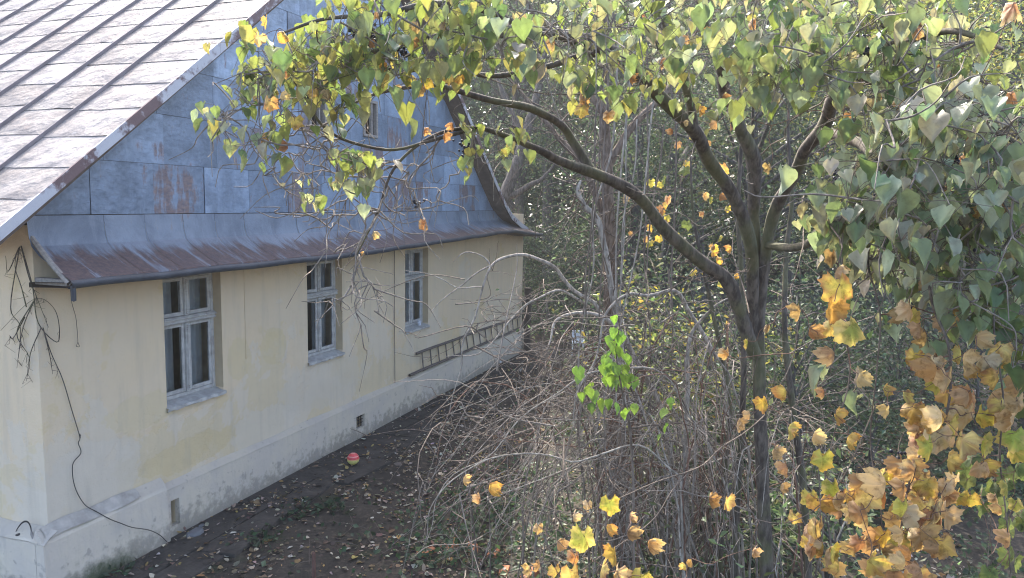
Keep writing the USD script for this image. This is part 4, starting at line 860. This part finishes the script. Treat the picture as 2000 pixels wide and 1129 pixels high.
def floor_pt(px, d): 
    p = at(*base_of(px, d)); p[2] = float(gz(p[0], p[1])) - .03; return p
for k in range(104):
    d = rs.uniform(6.9, 9.6); p0 = floor_pt(rs.normal(1300, 140), d)
    px, py = rs.uniform(830, 1450), rs.uniform(600, 1110)
    if px < 900 and py < 820: py = rs.uniform(820, 1060)
    p3 = at(px, py, rs.uniform(6.0, 8.6)); p3[2] = max(p3[2], .12)
    arch(p0, p3, rs.uniform(1.4, 3.5), rs.uniform(.007, .013), .0028, rs.choice(['twig_grey', 'twig_brown', 'twig_mid', 'twig_red', 'twig_brown']))
for q, r in (([(1330, 1000, 8.0), (1290, 800, 7.9), (1240, 690, 7.8), (1195, 635, 7.7), (1150, 613, 7.6), (1105, 615, 7.5), (1085, 640, 7.4), (1070, 690, 7.3)], [.03, .028, .026, .024, .022, .017, .012, .007]),
             ([(1290, 1000, 8.6), (1230, 780, 8.5), (1170, 620, 8.4), (1110, 555, 8.3), (1060, 512, 8.2), (1000, 498, 8.1), (960, 520, 8.0), (935, 580, 7.9), (900, 700, 7.8), (880, 800, 7.8)], [.03, .027, .025, .022, .02, .018, .014, .011, .008, .004]),
             ([(960, 520, 8.0), (940, 500, 8.0), (905, 495, 7.9), (880, 510, 7.9)], [.010, .008, .006, .003]), ([(965, 515, 8.0), (915, 545, 7.9), (870, 580, 7.9), (845, 608, 7.8)], [.010, .008, .006, .003]), ([(940, 560, 7.9), (880, 562, 7.8), (830, 530, 7.8), (790, 525, 7.8)], [.007, .006, .004, .002]),
             ([(1150, 600, 8.4), (1100, 570, 8.2), (1040, 590, 8.0), (980, 650, 7.9), (930, 690, 7.8), (870, 700, 7.8)], [.016, .014, .012, .009, .006, .003]), ([(1400, 700, 7.6), (1330, 590, 7.5), (1270, 570, 7.4), (1225, 575, 7.3), (1190, 610, 7.2), (1160, 700, 7.1), (1120, 820, 7.0)], [.022, .020, .018, .016, .013, .009, .005]),
             ([(1340, 950, 7.4), (1345, 700, 7.3), (1350, 640, 7.3), (1380, 600, 7.2), (1420, 580, 7.2)], [.025, .022, .018, .012, .006]), ([(1450, 1050, 7.0), (1380, 850, 6.8), (1290, 730, 6.6), (1180, 720, 6.5), (1080, 780, 6.4), (960, 870, 6.3), (880, 940, 6.3), (830, 1060, 6.2)], [.011, .010, .009, .0075, .006, .005, .004, .002]),
             ([(1330, 930, 6.4), (1240, 870, 6.3), (1130, 900, 6.2), (1010, 880, 6.1), (900, 930, 6.1), (850, 990, 6.1), (815, 1075, 6.1)], [.009, .008, .007, .006, .005, .004, .002])):
    q = spline(A(*q), 6); rr = np.interp(np.linspace(0, 1, len(q)), np.linspace(0, 1, len(r)), r)
    if q[0][2] > .3 and q[0][2] < 2.6: q = np.vstack([[q[0] + [.15, -.1, -q[0][2] + float(gz(*q[0][:2])) - .03]], q]); rr = np.concatenate([[rr[0] * 1.1], rr])
    q = q + (meshkit.noise(np.stack([q * 3.1 + k_ * 9.1 for k_ in range(3)], 1), 17) - .5) * .12 * np.minimum(1, np.arange(len(q)) / 6)[:, None]
    MB().tube(q, rr * (1 + .2 * (meshkit.noise(q * 12, 3) - .5)), 7).build('stem', 'twig_grey', shrub, smooth=True)
for k in range(26):                                                           # thicket of the lower right, under the tree
    d = rs.uniform(6.0, 8.4); p0 = floor_pt(rs.uniform(1250, 1640), d); p3 = at(rs.uniform(1150, 1700), rs.uniform(640, 1129), rs.uniform(5.2, 7.8)); p3[2] = max(p3[2], .15)
    arch(p0, p3, rs.uniform(1.4, 2.6), rs.uniform(.007, .013), .0025, rs.choice(['twig_grey', 'twig_brown', 'twig_red', 'twig_brown']))
for k in range(70):                                                           # slanting and crossing shoots inside the thicket
    a = at(rs.uniform(880, 1500), rs.uniform(560, 1129), rs.uniform(6.2, 9.0)); a[2] = max(a[2], .15); d_ = unit(rs.normal(0, 1, 3) * [1, 1, .55] + [-.2, 0, .15]); L_ = rs.uniform(.5, 1.7)
    q = spline([a, a + d_ * L_ * .3 + rs.normal(0, .04, 3), a + d_ * L_ * .65 + rs.normal(0, .06, 3), a + d_ * L_ + [0, 0, -.12 * L_]], 4); q[:, 2] = np.maximum(q[:, 2], .06); tw.tube(q, np.linspace(rs.uniform(.005, .009), .002, len(q)), 5)
td = MB()
for k in range(190):
    a = at(rs.uniform(900, 1560), rs.uniform(520, 1129), rs.uniform(6.0, 8.8)); a[2] = max(a[2], .15); d_ = unit(rs.normal(0, 1, 3) * [1, 1, .6] + [-.15, 0, -.1]); L_ = rs.uniform(.35, 1.4)
    q = spline([a, a + d_ * L_ * .3 + rs.normal(0, .05, 3), a + d_ * L_ * .65 + rs.normal(0, .08, 3), a + d_ * L_ + [0, 0, -.15 * L_]], 4); q[:, 2] = np.maximum(q[:, 2], .06); td.tube(q, np.linspace(rs.uniform(.004, .009), .0018, len(q)), 5)
    for _ in range(2): j_ = rs.integers(3, len(q)); e_ = unit(d_ + rs.normal(0, .7, 3)) * L_ * rs.uniform(.15, .4); td.tube([q[j_], q[j_] + e_ * .5 + rs.normal(0, .015, 3), q[j_] + e_], [.004, .003, .0016], 4)
td.build('dark_twigs', 'twig_brown', shrub, smooth=True, kind='stuff')
tw.build('twigs', 'twig_mid', shrub, smooth=True, kind='stuff')

# young bright green shoot inside the thicket
sh = thing('young_shoot', 'young shoot with small bright green leaves amid the grey twigs', 'shrub', (0, 0, 0)); gsx = Grower(sh, rs)
gsx.limb(A(base_of(1240, 6.2), (1235, 900, 6.0), (1215, 780, 5.9), (1200, 700, 5.8), (1205, 640, 5.7), (1212, 610, 5.7)), [.012, .010, .008, .006, .004, .002], 'twig_brown', 'stem', sides=6)
b = MB()
for q in list(inside([(1170, 730), (1195, 640), (1215, 640), (1235, 740), (1200, 790), (1130, 770)], 44, rs)) + [(1202, 617), (1130, 718), (1135, 730), (1240, 790), (1225, 800), (1150, 790), (1300, 800), (1305, 830), (1315, 780), (1290, 850)]:
    p = at(q[0], q[1], rs.uniform(5.5, 6.0)); gsx.reach(p, b, .003, .0012, .03, n=4, sides=4); V, F, C, ab = HEARTS[rs.integers(8)]; az = rs.uniform(0, 6.28); h = np.array([math.cos(az), math.sin(az), 0])
    MB().add((V * rs.uniform(.07, .105)) @ frame(h * .5 + [0, 0, -1], h + [0, 0, .5] + rs.normal(0, .2, 3)) + p, F, C * pick(rs, [(.15, .25, .055), (.12, .20, .05), (.18, .28, .065)], 1)[0]).build('leaf', 'heart_leaf', sh, smooth=True, tint=True)
b.build('stalks', 'twig_brown', sh, kind='stuff')

# ------------------------------------------------------------------ woodland behind
DARKG = [(.062, .092, .055), (.08, .108, .065), (.05, .076, .045), (.105, .128, .085)]; YG = [(.20, .22, .07), (.24, .24, .08), (.17, .20, .07), (.28, .25, .07), (.14, .18, .07)]; MIXG = DARKG + [(.10, .12, .06), (.13, .13, .07)]
def wood_tree(px, d, h, rad, pal, n, leaf, label, name='woodland_tree', cat='tree', low=.25, group=None, seed=0, trunk_r=None):
    r = np.random.default_rng(600 + seed); p = at(px, 400, d); p[2] = float(gz(p[0], p[1])); root = thing(name, label, cat, (0, 0, 0), group)
    tr = trunk_r or .018 * h; lean = r.normal(0, .05, 2) * h; top = p + [lean[0], lean[1], h * .9]
    q = spline([p - [0, 0, .1], p + [lean[0] * .1, lean[1] * .1, h * .3] + r.normal(0, .12, 3), p + [lean[0] * .5, lean[1] * .5, h * .62] + r.normal(0, .2, 3), top], 5)
    MB().tube(q, np.linspace(tr, tr * .2, len(q)), 8).build('trunk', 'bark_far', root, smooth=True)
    nc = max(10, int(n / 210)); C_ = []
    while len(C_) < nc:
        u = r.uniform(-1, 1, 3)
        if .25 < np.linalg.norm(u) < 1: C_.append(u)
    C_ = np.array(C_); mid = h * (low + (1 - low) / 2); hh = h * (1 - low) / 2
    C_ = p + [lean[0] * .5, lean[1] * .5, mid] + C_ * [rad, rad, hh]
    for c in C_[:: max(1, nc // 16)]:
        k = int(np.clip((c[2] - p[2]) / (h * .9) * .8 * (len(q) - 1), 1, len(q) - 2)); MB().tube(spline([q[k], (q[k] + c) / 2 + [0, 0, .15], c], 4), np.linspace(tr * .38, .01, 9), 5).build('limb', 'bark_far', root, smooth=True)
    b = MB(); sz = rad * .19 + .14
    ci = r.integers(nc, size=n); P = C_[ci] + r.normal(0, 1, (n, 3)) * sz * r.uniform(.6, 1.3, nc)[ci][:, None]; P = P[P[:, 2] > p[2] + .05]
    tone = r.uniform(.45, 1.5, nc)[ci[:len(P)]]; simple_leaves(b, P, leaf, pick(r, pal, len(P), .2) * tone[:, None], r)
    b.build('crown', 'far_leaf', root, tint=True, kind='stuff')
for k, a in enumerate(((965, 38, 16, 4.5, DARKG, 9000, .13, 'dark tree whose crown rises just behind the right slope of the roof'), (1015, 28, 13, 2.6, DARKG, 8000, .11, 'dark green tree with a leaning trunk beyond the far corner of the house'),
                       (1075, 33, 16, 5.0, DARKG, 9000, .15, 'far grey green tree above the eave tip at the house corner'), (1225, 17, 8, 1.6, DARKG, 8000, .08, 'small leafy dark tree just right of the shaggy trunk'), (1215, 27, 15, 4.4, MIXG, 9000, .13, 'tall dark tree directly behind the shaggy trunk'),
                       (1300, 20, 12, 3.2, MIXG, 9000, .10, 'dark tree behind the hanging vine stems'), (1375, 31, 16, 5.0, DARKG, 9000, .15, 'tall far tree between the shaggy trunk and the big trunk'), (1455, 16, 9, 2.8, MIXG, 9000, .085, 'tree with some yellow leaves right behind the big trunk fork'),
                       (1545, 25, 14, 4.0, DARKG, 8000, .13, 'dark tree behind the right limb of the big tree'), (1650, 19, 12, 3.6, MIXG, 8000, .10, 'dark tree hidden behind the dense green leaves at right'), (1740, 29, 16, 5.0, DARKG, 8000, .15, 'tall far tree at the right behind the leaf curtain'),
                       (1850, 15, 9.5, 2.6, YG, 9000, .085, 'pale yellow green tree with narrow leaves at the upper right'), (1950, 19, 13, 3.6, YG, 9000, .10, 'tall sunlit yellow green tree in the upper right corner'), (2050, 14, 9, 3.0, YG + DARKG, 8000, .09, 'yellow green tree at the right edge of the view'))):
    wood_tree(*a, seed=k)
for k, a in enumerate(((1075, 25, 4.5, 1.8, DARKG, 6000, .09, 'low dark bush beyond the wooden post at the house corner'), (1140, 23.5, 3.2, 1.5, DARKG, 5000, .08, 'low bush behind the white chair'), (1290, 12.5, 3.4, 1.5, MIXG, 6000, .075, 'bush behind the hanging vine stems in the middle'), (1385, 10.5, 3.6, 1.3, DARKG + YG + [(.34, .25, .06)], 3400, .10, 'bush with broad green and yellow leaves left of the big trunk'),
                       (1425, 9.0, 1.8, 1.0, MIXG, 2200, .09, 'low green bush at the foot of the big trunk'), (1475, 5.6, 1.5, .55, [(.11, .15, .075), (.14, .18, .09), (.09, .12, .06)], 700, .085, 'leafy green bush in front of the lower part of the big trunk'), (1640, 7.6, 1.7, .8, [(.11, .15, .075), (.14, .18, .09)], 900, .09, 'low green bush under the yellow vine curtain'), (1590, 10.5, 3.2, 1.4, DARKG, 4500, .075, 'dark bush right of the big trunk'), (1740, 11.5, 3.0, 1.5, DARKG, 4500, .075, 'dark bush behind the yellow vine curtain'), (1930, 12.5, 3.4, 1.7, MIXG, 5000, .08, 'bush at the right behind the green vine'))):
    wood_tree(*a, name='woodland_bush', cat='bush', low=.02, seed=50 + k, trunk_r=.04)
rw = np.random.default_rng(71); b = MB(); n = 60000
pxs = rw.uniform(760, 2500, n); dd = rw.uniform(38, 60, n); P = at(pxs, np.full(n, 400.0), dd); P[:, 2] = .3 + rw.uniform(0, 1, n) ** .8 * (15 + 6 * meshkit.noise(np.stack([pxs * .012, dd * .08, 0 * dd], 1), 2))
simple_leaves(b, P, .75, pick(rw, DARKG, n, .25), rw); o = b.build('far_wood', 'far_leaf', tint=True, kind='stuff'); tag(o, 'dark far wood closing the view behind all the trees', 'wood')
trk = thing('leaning_tree', 'bare dark trunk leaning right just beyond the roof end', 'tree'); gt = Grower(trk, rw)
gt.limb(A(base_of(968, 21.5), (970, 460, 21.5), (985, 390, 21.5), (1008, 325, 21.5), (1025, 270, 21.6), (1050, 180, 21.8), (1070, 80, 22)), [.22, .2, .18, .17, .15, .11, .07], 'bark_far', 'trunk')
gt.limb(A((985, 392, 21.5), (1030, 365, 21.4), (1060, 350, 21.3), (1100, 300, 21.2)), [.10, .08, .06, .03], 'bark_far'); gt.limb(A((1025, 270, 21.6), (990, 200, 21.8), (960, 120, 22)), [.10, .07, .03], 'bark_far')

# ------------------------------------------------------------------ ground cover and leaf litter
rl = np.random.default_rng(81)
def on_soil(n, x0, x1, y0, y1, f=None):
    P = np.stack([rl.uniform(x0, x1, n), rl.uniform(y0, y1, n)], 1)
    if f is not None: P = P[f(P) > rl.random(len(P))]
    return np.column_stack([P, gz(P[:, 0], P[:, 1])])
cover = lambda P: np.clip((meshkit.fbm(np.stack([P[:, 0] * .8, P[:, 1] * .8, 0 * P[:, 0] + 3], 1), 3, 6) - .42) * 5, .0, 1) * np.clip((-P[:, 1] - 1.9 - .10 * P[:, 0]) / 1.4, 0.04, 1) + .8 * np.exp(-(((P[:, 0] - 3.2) / 3.2) ** 2 + ((P[:, 1] + 6.0) / 2.0) ** 2))
P = np.vstack([on_soil(52000, .5, 15, -11, -1.3, cover), on_soil(16000, 15.8, 36, -14, 12, lambda P: .25 + .6 * meshkit.noise(np.column_stack([P * .5, P[:, 0] * 0]), 4))]); P[:, 2] += .02 + rl.gamma(1.6, .055, len(P)) * np.where(P[:, 0] > 15, 3, 1 + 1.6 * np.exp(-(((P[:, 0] - 3.4) / 3.0) ** 2 + ((P[:, 1] + 5.8) / 1.6) ** 2)))
b = MB(); simple_leaves(b, P, np.where(P[:, 0] > 15, .13, .075), pick(rl, [(.055, .09, .045), (.07, .10, .055), (.045, .07, .04), (.10, .13, .07)], len(P), .2), rl, down=.1, up=1.2, wide=.8); tag(b.build('ground_cover', 'far_leaf', tint=True, kind='stuff'), 'dark green ivy like plants covering the ground under the shrubs', 'ground cover')
P = np.vstack([on_soil(34000, -1.5, 13, -9.5, -1.0, lambda P: np.clip((meshkit.fbm(np.column_stack([P * 1.3, P[:, 0] * 0]), 3, 4) - .36) * 5, .12, 1)), on_soil(3200, -1.2, 14, -1.0, -.09, lambda P: np.clip((meshkit.noise(np.column_stack([P * 2.2, P[:, 0] * 0]), 3) - .45) * 4, .22, 1)), on_soil(7000, 12, 30, -14, 6, lambda P: np.where((P[:, 0] < 15.3) & (P[:, 1] > -.3), 0, 1))]); P[:, 2] = np.where(P[:, 1] > -1.0, .045, P[:, 2] + .015)
n = len(P); LIT = [(.30, .25, .18), (.18, .13, .09), (.11, .08, .06), (.38, .33, .25), (.14, .10, .07), (.22, .15, .09), (.46, .41, .33), (.30, .21, .09), (.08, .065, .055)]
tip = unit(rl.normal(0, 1, (n, 3)) * [1, 1, .25]); nn = unit(rl.normal(0, .35, (n, 3)) + [0, 0, 1]); nn = unit(nn - (nn * tip).sum(1, keepdims=True) * tip); xx = np.cross(tip, nn); s = rl.gamma(5, .0105, n)[:, None]; w = rl.uniform(.22, .45, (n, 1)); cu = rl.uniform(-.25, .3, (n, 1))
pts = [P, P + s * (tip * .3 + xx * w + nn * cu), P + s * (tip * .75 + xx * w * .6 + nn * cu * .6), P + s * tip + s * nn * cu * .5, P + s * (tip * .7 - xx * w * .7 + nn * cu * .8), P + s * (tip * .25 - xx * w * .9 + nn * cu)]
V = np.stack(pts, 1).reshape(-1, 3); k = np.arange(n)[:, None] * 6
b = MB().add(V, np.concatenate([k + [0, 1, 2], k + [0, 2, 3], k + [0, 3, 4], k + [0, 4, 5]]), np.repeat(pick(rl, LIT, n, .2), 6, 0)); tag(b.build('leaf_litter', 'litter_leaf', tint=True, kind='stuff'), 'brown and tan fallen leaves scattered over the dark soil', 'fallen leaves')
b = MB()                                                                     # small weeds and sticks on the soil
for _ in range(150):
    p = on_soil(1, -.5, 9, -7, -1.1)[0]; az = rl.uniform(0, 6.28); L_ = rl.uniform(.12, .7); e_ = p + [math.cos(az) * L_, math.sin(az) * L_, 0]; e_[2] = float(gz(e_[0], e_[1])) + .02; b.tube(spline([p + [0, 0, .012], (p + e_) / 2 + [rl.normal(0, .03), rl.normal(0, .03), .03], e_], 4), np.linspace(.005, .0025, 9), 4)
tag(b.build('fallen_sticks', 'twig_brown', kind='stuff'), 'thin broken sticks lying on the soil', 'sticks')
for k, (px, py, lab) in enumerate(((590, 1000, 'low green weed spreading on the soil below the ball'), (650, 990, 'small green weed right of the spreading weed below the ball'), (505, 1055, 'small green weed beside the flat stone by the house corner'), (230, 1120, 'green weed at the foot of the plinth at the bottom left'))):
    p = ground_at(px, py); p[2] = float(gz(p[0], p[1])); r0 = np.random.default_rng(k); b = MB(); n = 60; Q = p + r0.normal(0, 1, (n, 3)) * [.16, .16, 0]; Q[:, 2] = gz(Q[:, 0], Q[:, 1]) + r0.uniform(.02, .09, n)
    root = thing('weed', lab, 'weed'); simple_leaves(b, Q, .085, pick(r0, [(.045, .07, .038), (.06, .085, .045)], n, .2), r0, down=.0, up=1.3, wide=.6); b.build('leaves', 'far_leaf', root, tint=True)
    b = MB()
    for q in Q[:14]: b.tube([p - [0, 0, .02], (p + q) / 2 + [0, 0, .02], q], [.003, .002, .0015], 4)
    b.build('stems', 'twig_red', root)

# ------------------------------------------------------------------ things about the yard
p = ground_at(690, 911, .0); R_ = .098; p[2] = .032 + R_
ball = thing('ball', 'red and yellow striped rubber ball lying on the strip by the house', 'ball', p)
t = trimesh.creation.icosphere(4, R_); rot = trimesh.transformations.rotation_matrix(.25, [1, .4, 0]); o = usdkit.mesh(stage, str(ball.GetPath()) + '/skin', t, '/World/Looks/ball_rubber', smooth=True)
b = MB(); b.tube([(0, 0, R_ - .003), (0, 0, R_ + .0015)], [.005, .004], 8); b.build('valve', 'iron', ball)
lad = thing('ladder', 'long wooden ladder lying on its side along the wall on the plinth ledge', 'ladder')
RU = lambda x_: np.array([x_, -.035 - .012 * math.sin(x_), 1.165 - .012 * (x_ - 8.2)]); RL = lambda x_: np.array([x_, -.062, .775 - .004 * (x_ - 8.2)])
for f, xa, xb in ((RU, 8.25, 14.6), (RL, 7.95, 14.6)):
    X = np.linspace(xa, xb, 14); MB().tube(np.array([f(q) + [0, 0, .006 * math.sin(q * 2.3)] for q in X]), .030, 7).build('rail', 'ladder_wood', lad, smooth=True)
for k in range(16): xr = 8.52 + .39 * k; MB().tube([RL(xr + .05) + [0, 0, -.03], (RL(xr + .05) + RU(xr)) / 2, RU(xr) + [0, 0, .03]], [.014, .017, .014], 6).build('rung', 'ladder_wood', lad, smooth=True)
def pick_x(px, py, x0):
    r = CF + CR * ((px - 1000) / FPX) - CU * ((py - 564.5) / FPX); return CAM + r * ((x0 - CAM[0]) / r[0])
sk = thing('sickle', 'rusty curved sickle standing on the plinth ledge against the corner wall', 'sickle')
arc = spline([pick_x(*q, -.10) for q in ((62, 1042), (60.5, 1030), (56, 1020.5), (50, 1018), (43, 1021), (35.5, 1030), (30, 1040), (28, 1045))], 5)
wd = np.interp(np.linspace(0, 1, len(arc)), [0, .15, .5, 1], [.005, .010, .012, .001]); tn = unit(np.gradient(arc, axis=0)); up = np.cross(tn, [1, 0, 0]); b = MB()
V = np.stack([arc + up * wd[:, None] + [.001, 0, 0], arc - up * wd[:, None] * .6 + [.0005, 0, 0], arc - up * wd[:, None] * .6 - [.002, 0, 0], arc + up * wd[:, None] - [.003, 0, 0]], 1).reshape(-1, 3); n = len(arc); i, j = np.meshgrid(np.arange(n - 1), np.arange(4), indexing='ij')
b.add(V, np.stack([i * 4 + j, i * 4 + (j + 1) % 4, (i + 1) * 4 + (j + 1) % 4, (i + 1) * 4 + j], -1).reshape(-1, 4)); b.build('blade', 'iron', sk)
MB().tube([pick_x(61, 1038, -.10), pick_x(62, 1043, -.105), pick_x(64, 1049, -.11), pick_x(66, 1055, -.115)], [.008, .014, .013, .014], 8).build('handle', 'grey_wood', sk, smooth=True)
tl = thing('garden_tool', 'light wooden tool handle with a small dark iron head lying on the ledge', 'tool')
MB().tube([pick_x(-60, 1027, -.10), pick_x(-20, 1035, -.105), pick_x(0, 1040, -.11), pick_x(30, 1047, -.12)], .013, 8).build('handle', 'handle_wood', tl, smooth=True); MB().tube([pick_x(30, 1047, -.12), pick_x(36, 1044.5, -.12), pick_x(38, 1043.5, -.12)], [.016, .017, .012], 8).build('ferrule', 'iron', tl, smooth=True)
q = [pick_x(*k_, -.07) for k_ in ((-4, 1032), (5, 1028), (13, 1031.5), (5, 1035))]; b = MB(); b.add(np.vstack([q, np.array(q) - [.015, 0, 0]]), [[0, 1, 2, 3], [4, 7, 6, 5], [0, 4, 5, 1], [1, 5, 6, 2], [2, 6, 7, 3], [3, 7, 4, 0]]); b.build('iron_head', 'iron', tl)
# dry climber at the corner and the loose wire down the wall
cr = thing('dry_climber', 'dry leafless climber hanging from under the eave at the house corner', 'vine')
def side(px, py):
    q = wall_at(px, py, -.05); return q if px > 72 else pick_x(px, py, -.04)
for q in ([(40, 480), (55, 540), (68, 575), (90, 640)], [(38, 482), (20, 600), (40, 640), (30, 720)], [(45, 485), (60, 560), (75, 630), (108, 668), (113, 640), (100, 605), (76, 583), (50, 595), (5, 645)], [(60, 590), (35, 650), (55, 700), (50, 745)], [(75, 640), (60, 690), (50, 740)], [(38, 485), (18, 530), (8, 500)], [(80, 640), (92, 690), (102, 730)], [(45, 620), (25, 660), (18, 655)], [(50, 600), (45, 560), (30, 520), (36, 484)], [(70, 585), (45, 640), (38, 700)]):
    P_ = np.array([side(*k_) for k_ in q]) + [[rl.normal(0, .012), -.02 * (k_[0] > 72), 0] for k_ in q]
    s_ = spline(P_, 5); MB().tube(s_, np.linspace(.0065, .002, len(s_)), 5).build('stem', 'bark_dark', cr, smooth=True)
    for _ in range(5): a = s_[rl.integers(len(s_))]; MB().tube([a, a + [rl.normal(0, .03), -.02, rl.normal(-.04, .03)], a + [rl.normal(0, .06), -.03, rl.normal(-.08, .05)]], [.003, .002, .001], 4).build('twig', 'bark_dark', cr)
P_ = np.array([wall_at(*k_, -.02) for k_ in ((84, 640), (100, 690), (122, 740), (140, 800), (154, 846), (156, 858), (153, 866), (158, 885), (142, 908), (146, 950), (165, 985))] + [wall_at(190, 1000, -.085), wall_at(215, 1014, -.125), wall_at(236, 1022, -.14)] + [wall_at(*k_, -.145) for k_ in ((258, 1030), (290, 1035), (312, 1045), (326, 1058))])
wr = thing('loose_wire', 'thin black wire running down the wall from the corner to the plinth', 'wire'); s_ = spline(P_, 5); MB().tube(s_, .0045, 5).build('strand', 'wire_black', wr, smooth=True); k_ = wall_at(155, 852, -.02)
MB().tube(spline([k_ + [0, -.004, .02], k_ + [.008, -.010, .01], k_ + [-.008, -.012, 0], k_ + [.006, -.010, -.01], k_ + [0, -.004, -.02]], 4), .005, 5).build('knot', 'wire_black', wr, smooth=True)
w2 = thing('hanging_wire', 'short thin wire dangling from the gutter outlet with a loop at its end', 'wire'); q = spline([wall_at(*k_, -.03) for k_ in ((137, 560), (140, 590), (148, 620), (151, 650), (152, 668), (149, 676), (155, 677), (152, 668))], 4); MB().tube(q, .0028, 4).build('strand', 'wire_black', w2); MB().tube([wall_at(134, 556, -.03), wall_at(137, 560, -.03)], .005, 6).build('hook', 'iron', w2)
# cup on the sill of the third window
c0 = np.array([8.56, .035, WZ0 + .045]); cup = thing('mug', 'small blue and white mug on the sill of the third window', 'mug', c0); t = trimesh.creation.revolve(np.array([(0, 0), (.032, 0), (.038, .01), (.040, .10), (.036, .10), (.034, .012), (0, .012)]), sections=20); MB().mesh(t).build('body', 'ceramic', cup, smooth=40)
MB().tube(spline([(.037, 0, .08), (.06, 0, .075), (.064, 0, .05), (.055, 0, .025), (.036, 0, .022)], 4), .005, 6).build('handle', 'ceramic', cup, smooth=True)
st = thing('flat_stone', 'flat grey stone lying on the soil below the vent near the house corner', 'stone', (0, 0, 0)); pp = np.array([(math.cos(a) * r_, math.sin(a) * r_ * .7) for a, r_ in zip(np.linspace(0, 6.28, 9)[:-1], (.13, .12, .10, .13, .14, .11, .12, .13))]); c0 = ground_at(375, 1046)
hull = trimesh.convex.convex_hull(np.vstack([np.column_stack([pp, np.zeros(8)]), np.column_stack([pp * .88, np.full(8, .045) + .008 * np.sin(np.arange(8) * 2)])])); hull.apply_translation([c0[0], c0[1] - .05, .028]); MB().mesh(hull).build('slab', 'stone', st); h2 = hull.copy(); h2.apply_scale(.35); h2.apply_translation([c0[0] * .65 + .22, (c0[1] - .05) * .65 + .10, .02]); MB().mesh(h2).build('chip', 'stone', st)
c0 = ground_at(613, 1133); sk = thing('wooden_stake', 'dark reddish wooden stake standing in the soil at the bottom', 'stake', (c0[0], c0[1], float(gz(c0[0], c0[1])))); MB().tube([(0, 0, -.2), (.005, 0, .1), (.01, .005, .36)], [.024, .023, .021], 7).build('shaft', 'stake_wood', sk, smooth=True); MB().tube([(.01, .005, .36), (.011, .005, .375)], [.0225, .012], 7).build('split_top', 'stake_wood', sk)
rb = np.random.default_rng(91)
BR = ((880, 1062, 'broken orange brick in the leaves, leftmost of the row below the twigs'), (925, 1066, 'orange brick half sunk in the soil, middle of the row below the twigs'), (965, 1078, 'orange brick at the right end of the row below the twigs'), (985, 1112, 'large orange brick at the bottom edge left of the yellow leaves'), (1035, 1120, 'orange brick at the bottom edge under the yellow leaves'), (835, 1075, 'small brick piece at the far left of the brick row'))
for k, (px, py, lab) in enumerate(BR):
    c0 = ground_at(px, py); br = thing('brick', lab, 'brick', (c0[0], c0[1], float(gz(c0[0], c0[1]))), rotz=rb.uniform(-.6, .6)); L_ = rb.uniform(.10, .14); pts = np.array([(sx * L_, sy * .06, sz) for sx in (-1, 1) for sy in (-1, 1) for sz in (-.04, .03)]) + rb.normal(0, .010, (8, 3)); MB().mesh(trimesh.convex.convex_hull(np.vstack([pts, pts * [.93, .9, 1.12]]))).build('body', 'brick', br); MB().box((-.03, -.02, .028), (.03, .02, .0405), .004).build('mortar_lump', 'mortar', br)
# beyond the far corner: post, chair, bin, scraps
c0 = ground_at(1029, 690); c0[2] = 0; po = thing('wooden_post', 'dark weathered wooden post standing at the far corner of the house', 'post', c0); MB().box((-.08, -.08, -.2), (.08, .08, 1.86), .012).build('shaft', 'dark_wood', po); MB().box((-.095, -.095, 1.86), (.095, .095, 1.9), .012).build('cap', 'dark_wood', po)
c0 = ground_at(1128, 692); ch = thing('garden_chair', 'small white plastic garden chair seen through the twigs', 'chair', (c0[0], c0[1], .0), rotz=.3)
MB().box((-.16, -.17, .34), (.16, .17, .37), .01).build('seat', 'white_plastic', ch); MB().box((.13, -.17, .37), (.165, .17, .68), .012).build('backrest', 'white_plastic', ch)
for sx in (-1, 1):
    for sy in (-1, 1): MB().tube([(sx * .14, sy * .145, .34), (sx * .16, sy * .165, 0)], [.018, .014], 6).build('leg', 'white_plastic', ch)
c0 = ground_at(1160, 722); bn = thing('garden_bin', 'brown lidded bin standing right of the white chair', 'bin', (c0[0], c0[1], 0.0), rotz=.2); pts = np.array([(sx * (.21 if zz else .17), sy * (.24 if zz else .2), zz) for sx in (-1, 1) for sy in (-1, 1) for zz in (0, .78)]); MB().mesh(trimesh.convex.convex_hull(pts)).build('body', 'brown_plastic', bn); MB().box((-.24, -.27, .785), (.24, .27, .84), .02).build('lid', 'brown_plastic', bn); MB().box((-.25, -.12, .84), (-.2, .12, .87), .01).build('handle', 'brown_plastic', bn)
def scrap(name, label, cat, px, py, matn, s, zz):
    c0 = ground_at(px, py); r = np.random.default_rng(int(px)); n = 5; u = np.linspace(-1, 1, n); X, Y_ = np.meshgrid(u, u, indexing='ij'); Z_ = meshkit.noise(np.stack([X * 1.3, Y_ * 1.3, X * 0], -1), int(px)) * .9
    V = np.stack([X * s, Y_ * s * .6, Z_ * s * .6], -1).reshape(-1, 3) + [c0[0], c0[1], zz]; i, j = np.meshgrid(np.arange(n - 1), np.arange(n - 1), indexing='ij'); q = np.stack([i * n + j, (i + 1) * n + j, (i + 1) * n + j + 1, i * n + j + 1], -1).reshape(-1, 4)
    o = MB().add(V, q).build(name, matn, smooth=True); tag(o, label, cat)
scrap('plastic_scrap', 'crumpled dark blue plastic scrap on the strip at the wall foot', 'scrap', 856, 772, 'blue_plastic', .07, .03); scrap('paper_scrap', 'crumpled white scrap on the soil beyond the ladder', 'scrap', 978, 712, 'white_plastic', .10, .04)

# thin autumn haze
mat('haze_air', {'v': ('principled_volume', dict(color=(.86, .90, .95), density=.0006, anisotropy=.3))}, [], volume='v.volume')
MB().box((-600, -600, -1.4), (620, 620, 26)).build('haze', 'haze_air', kind='stuff')
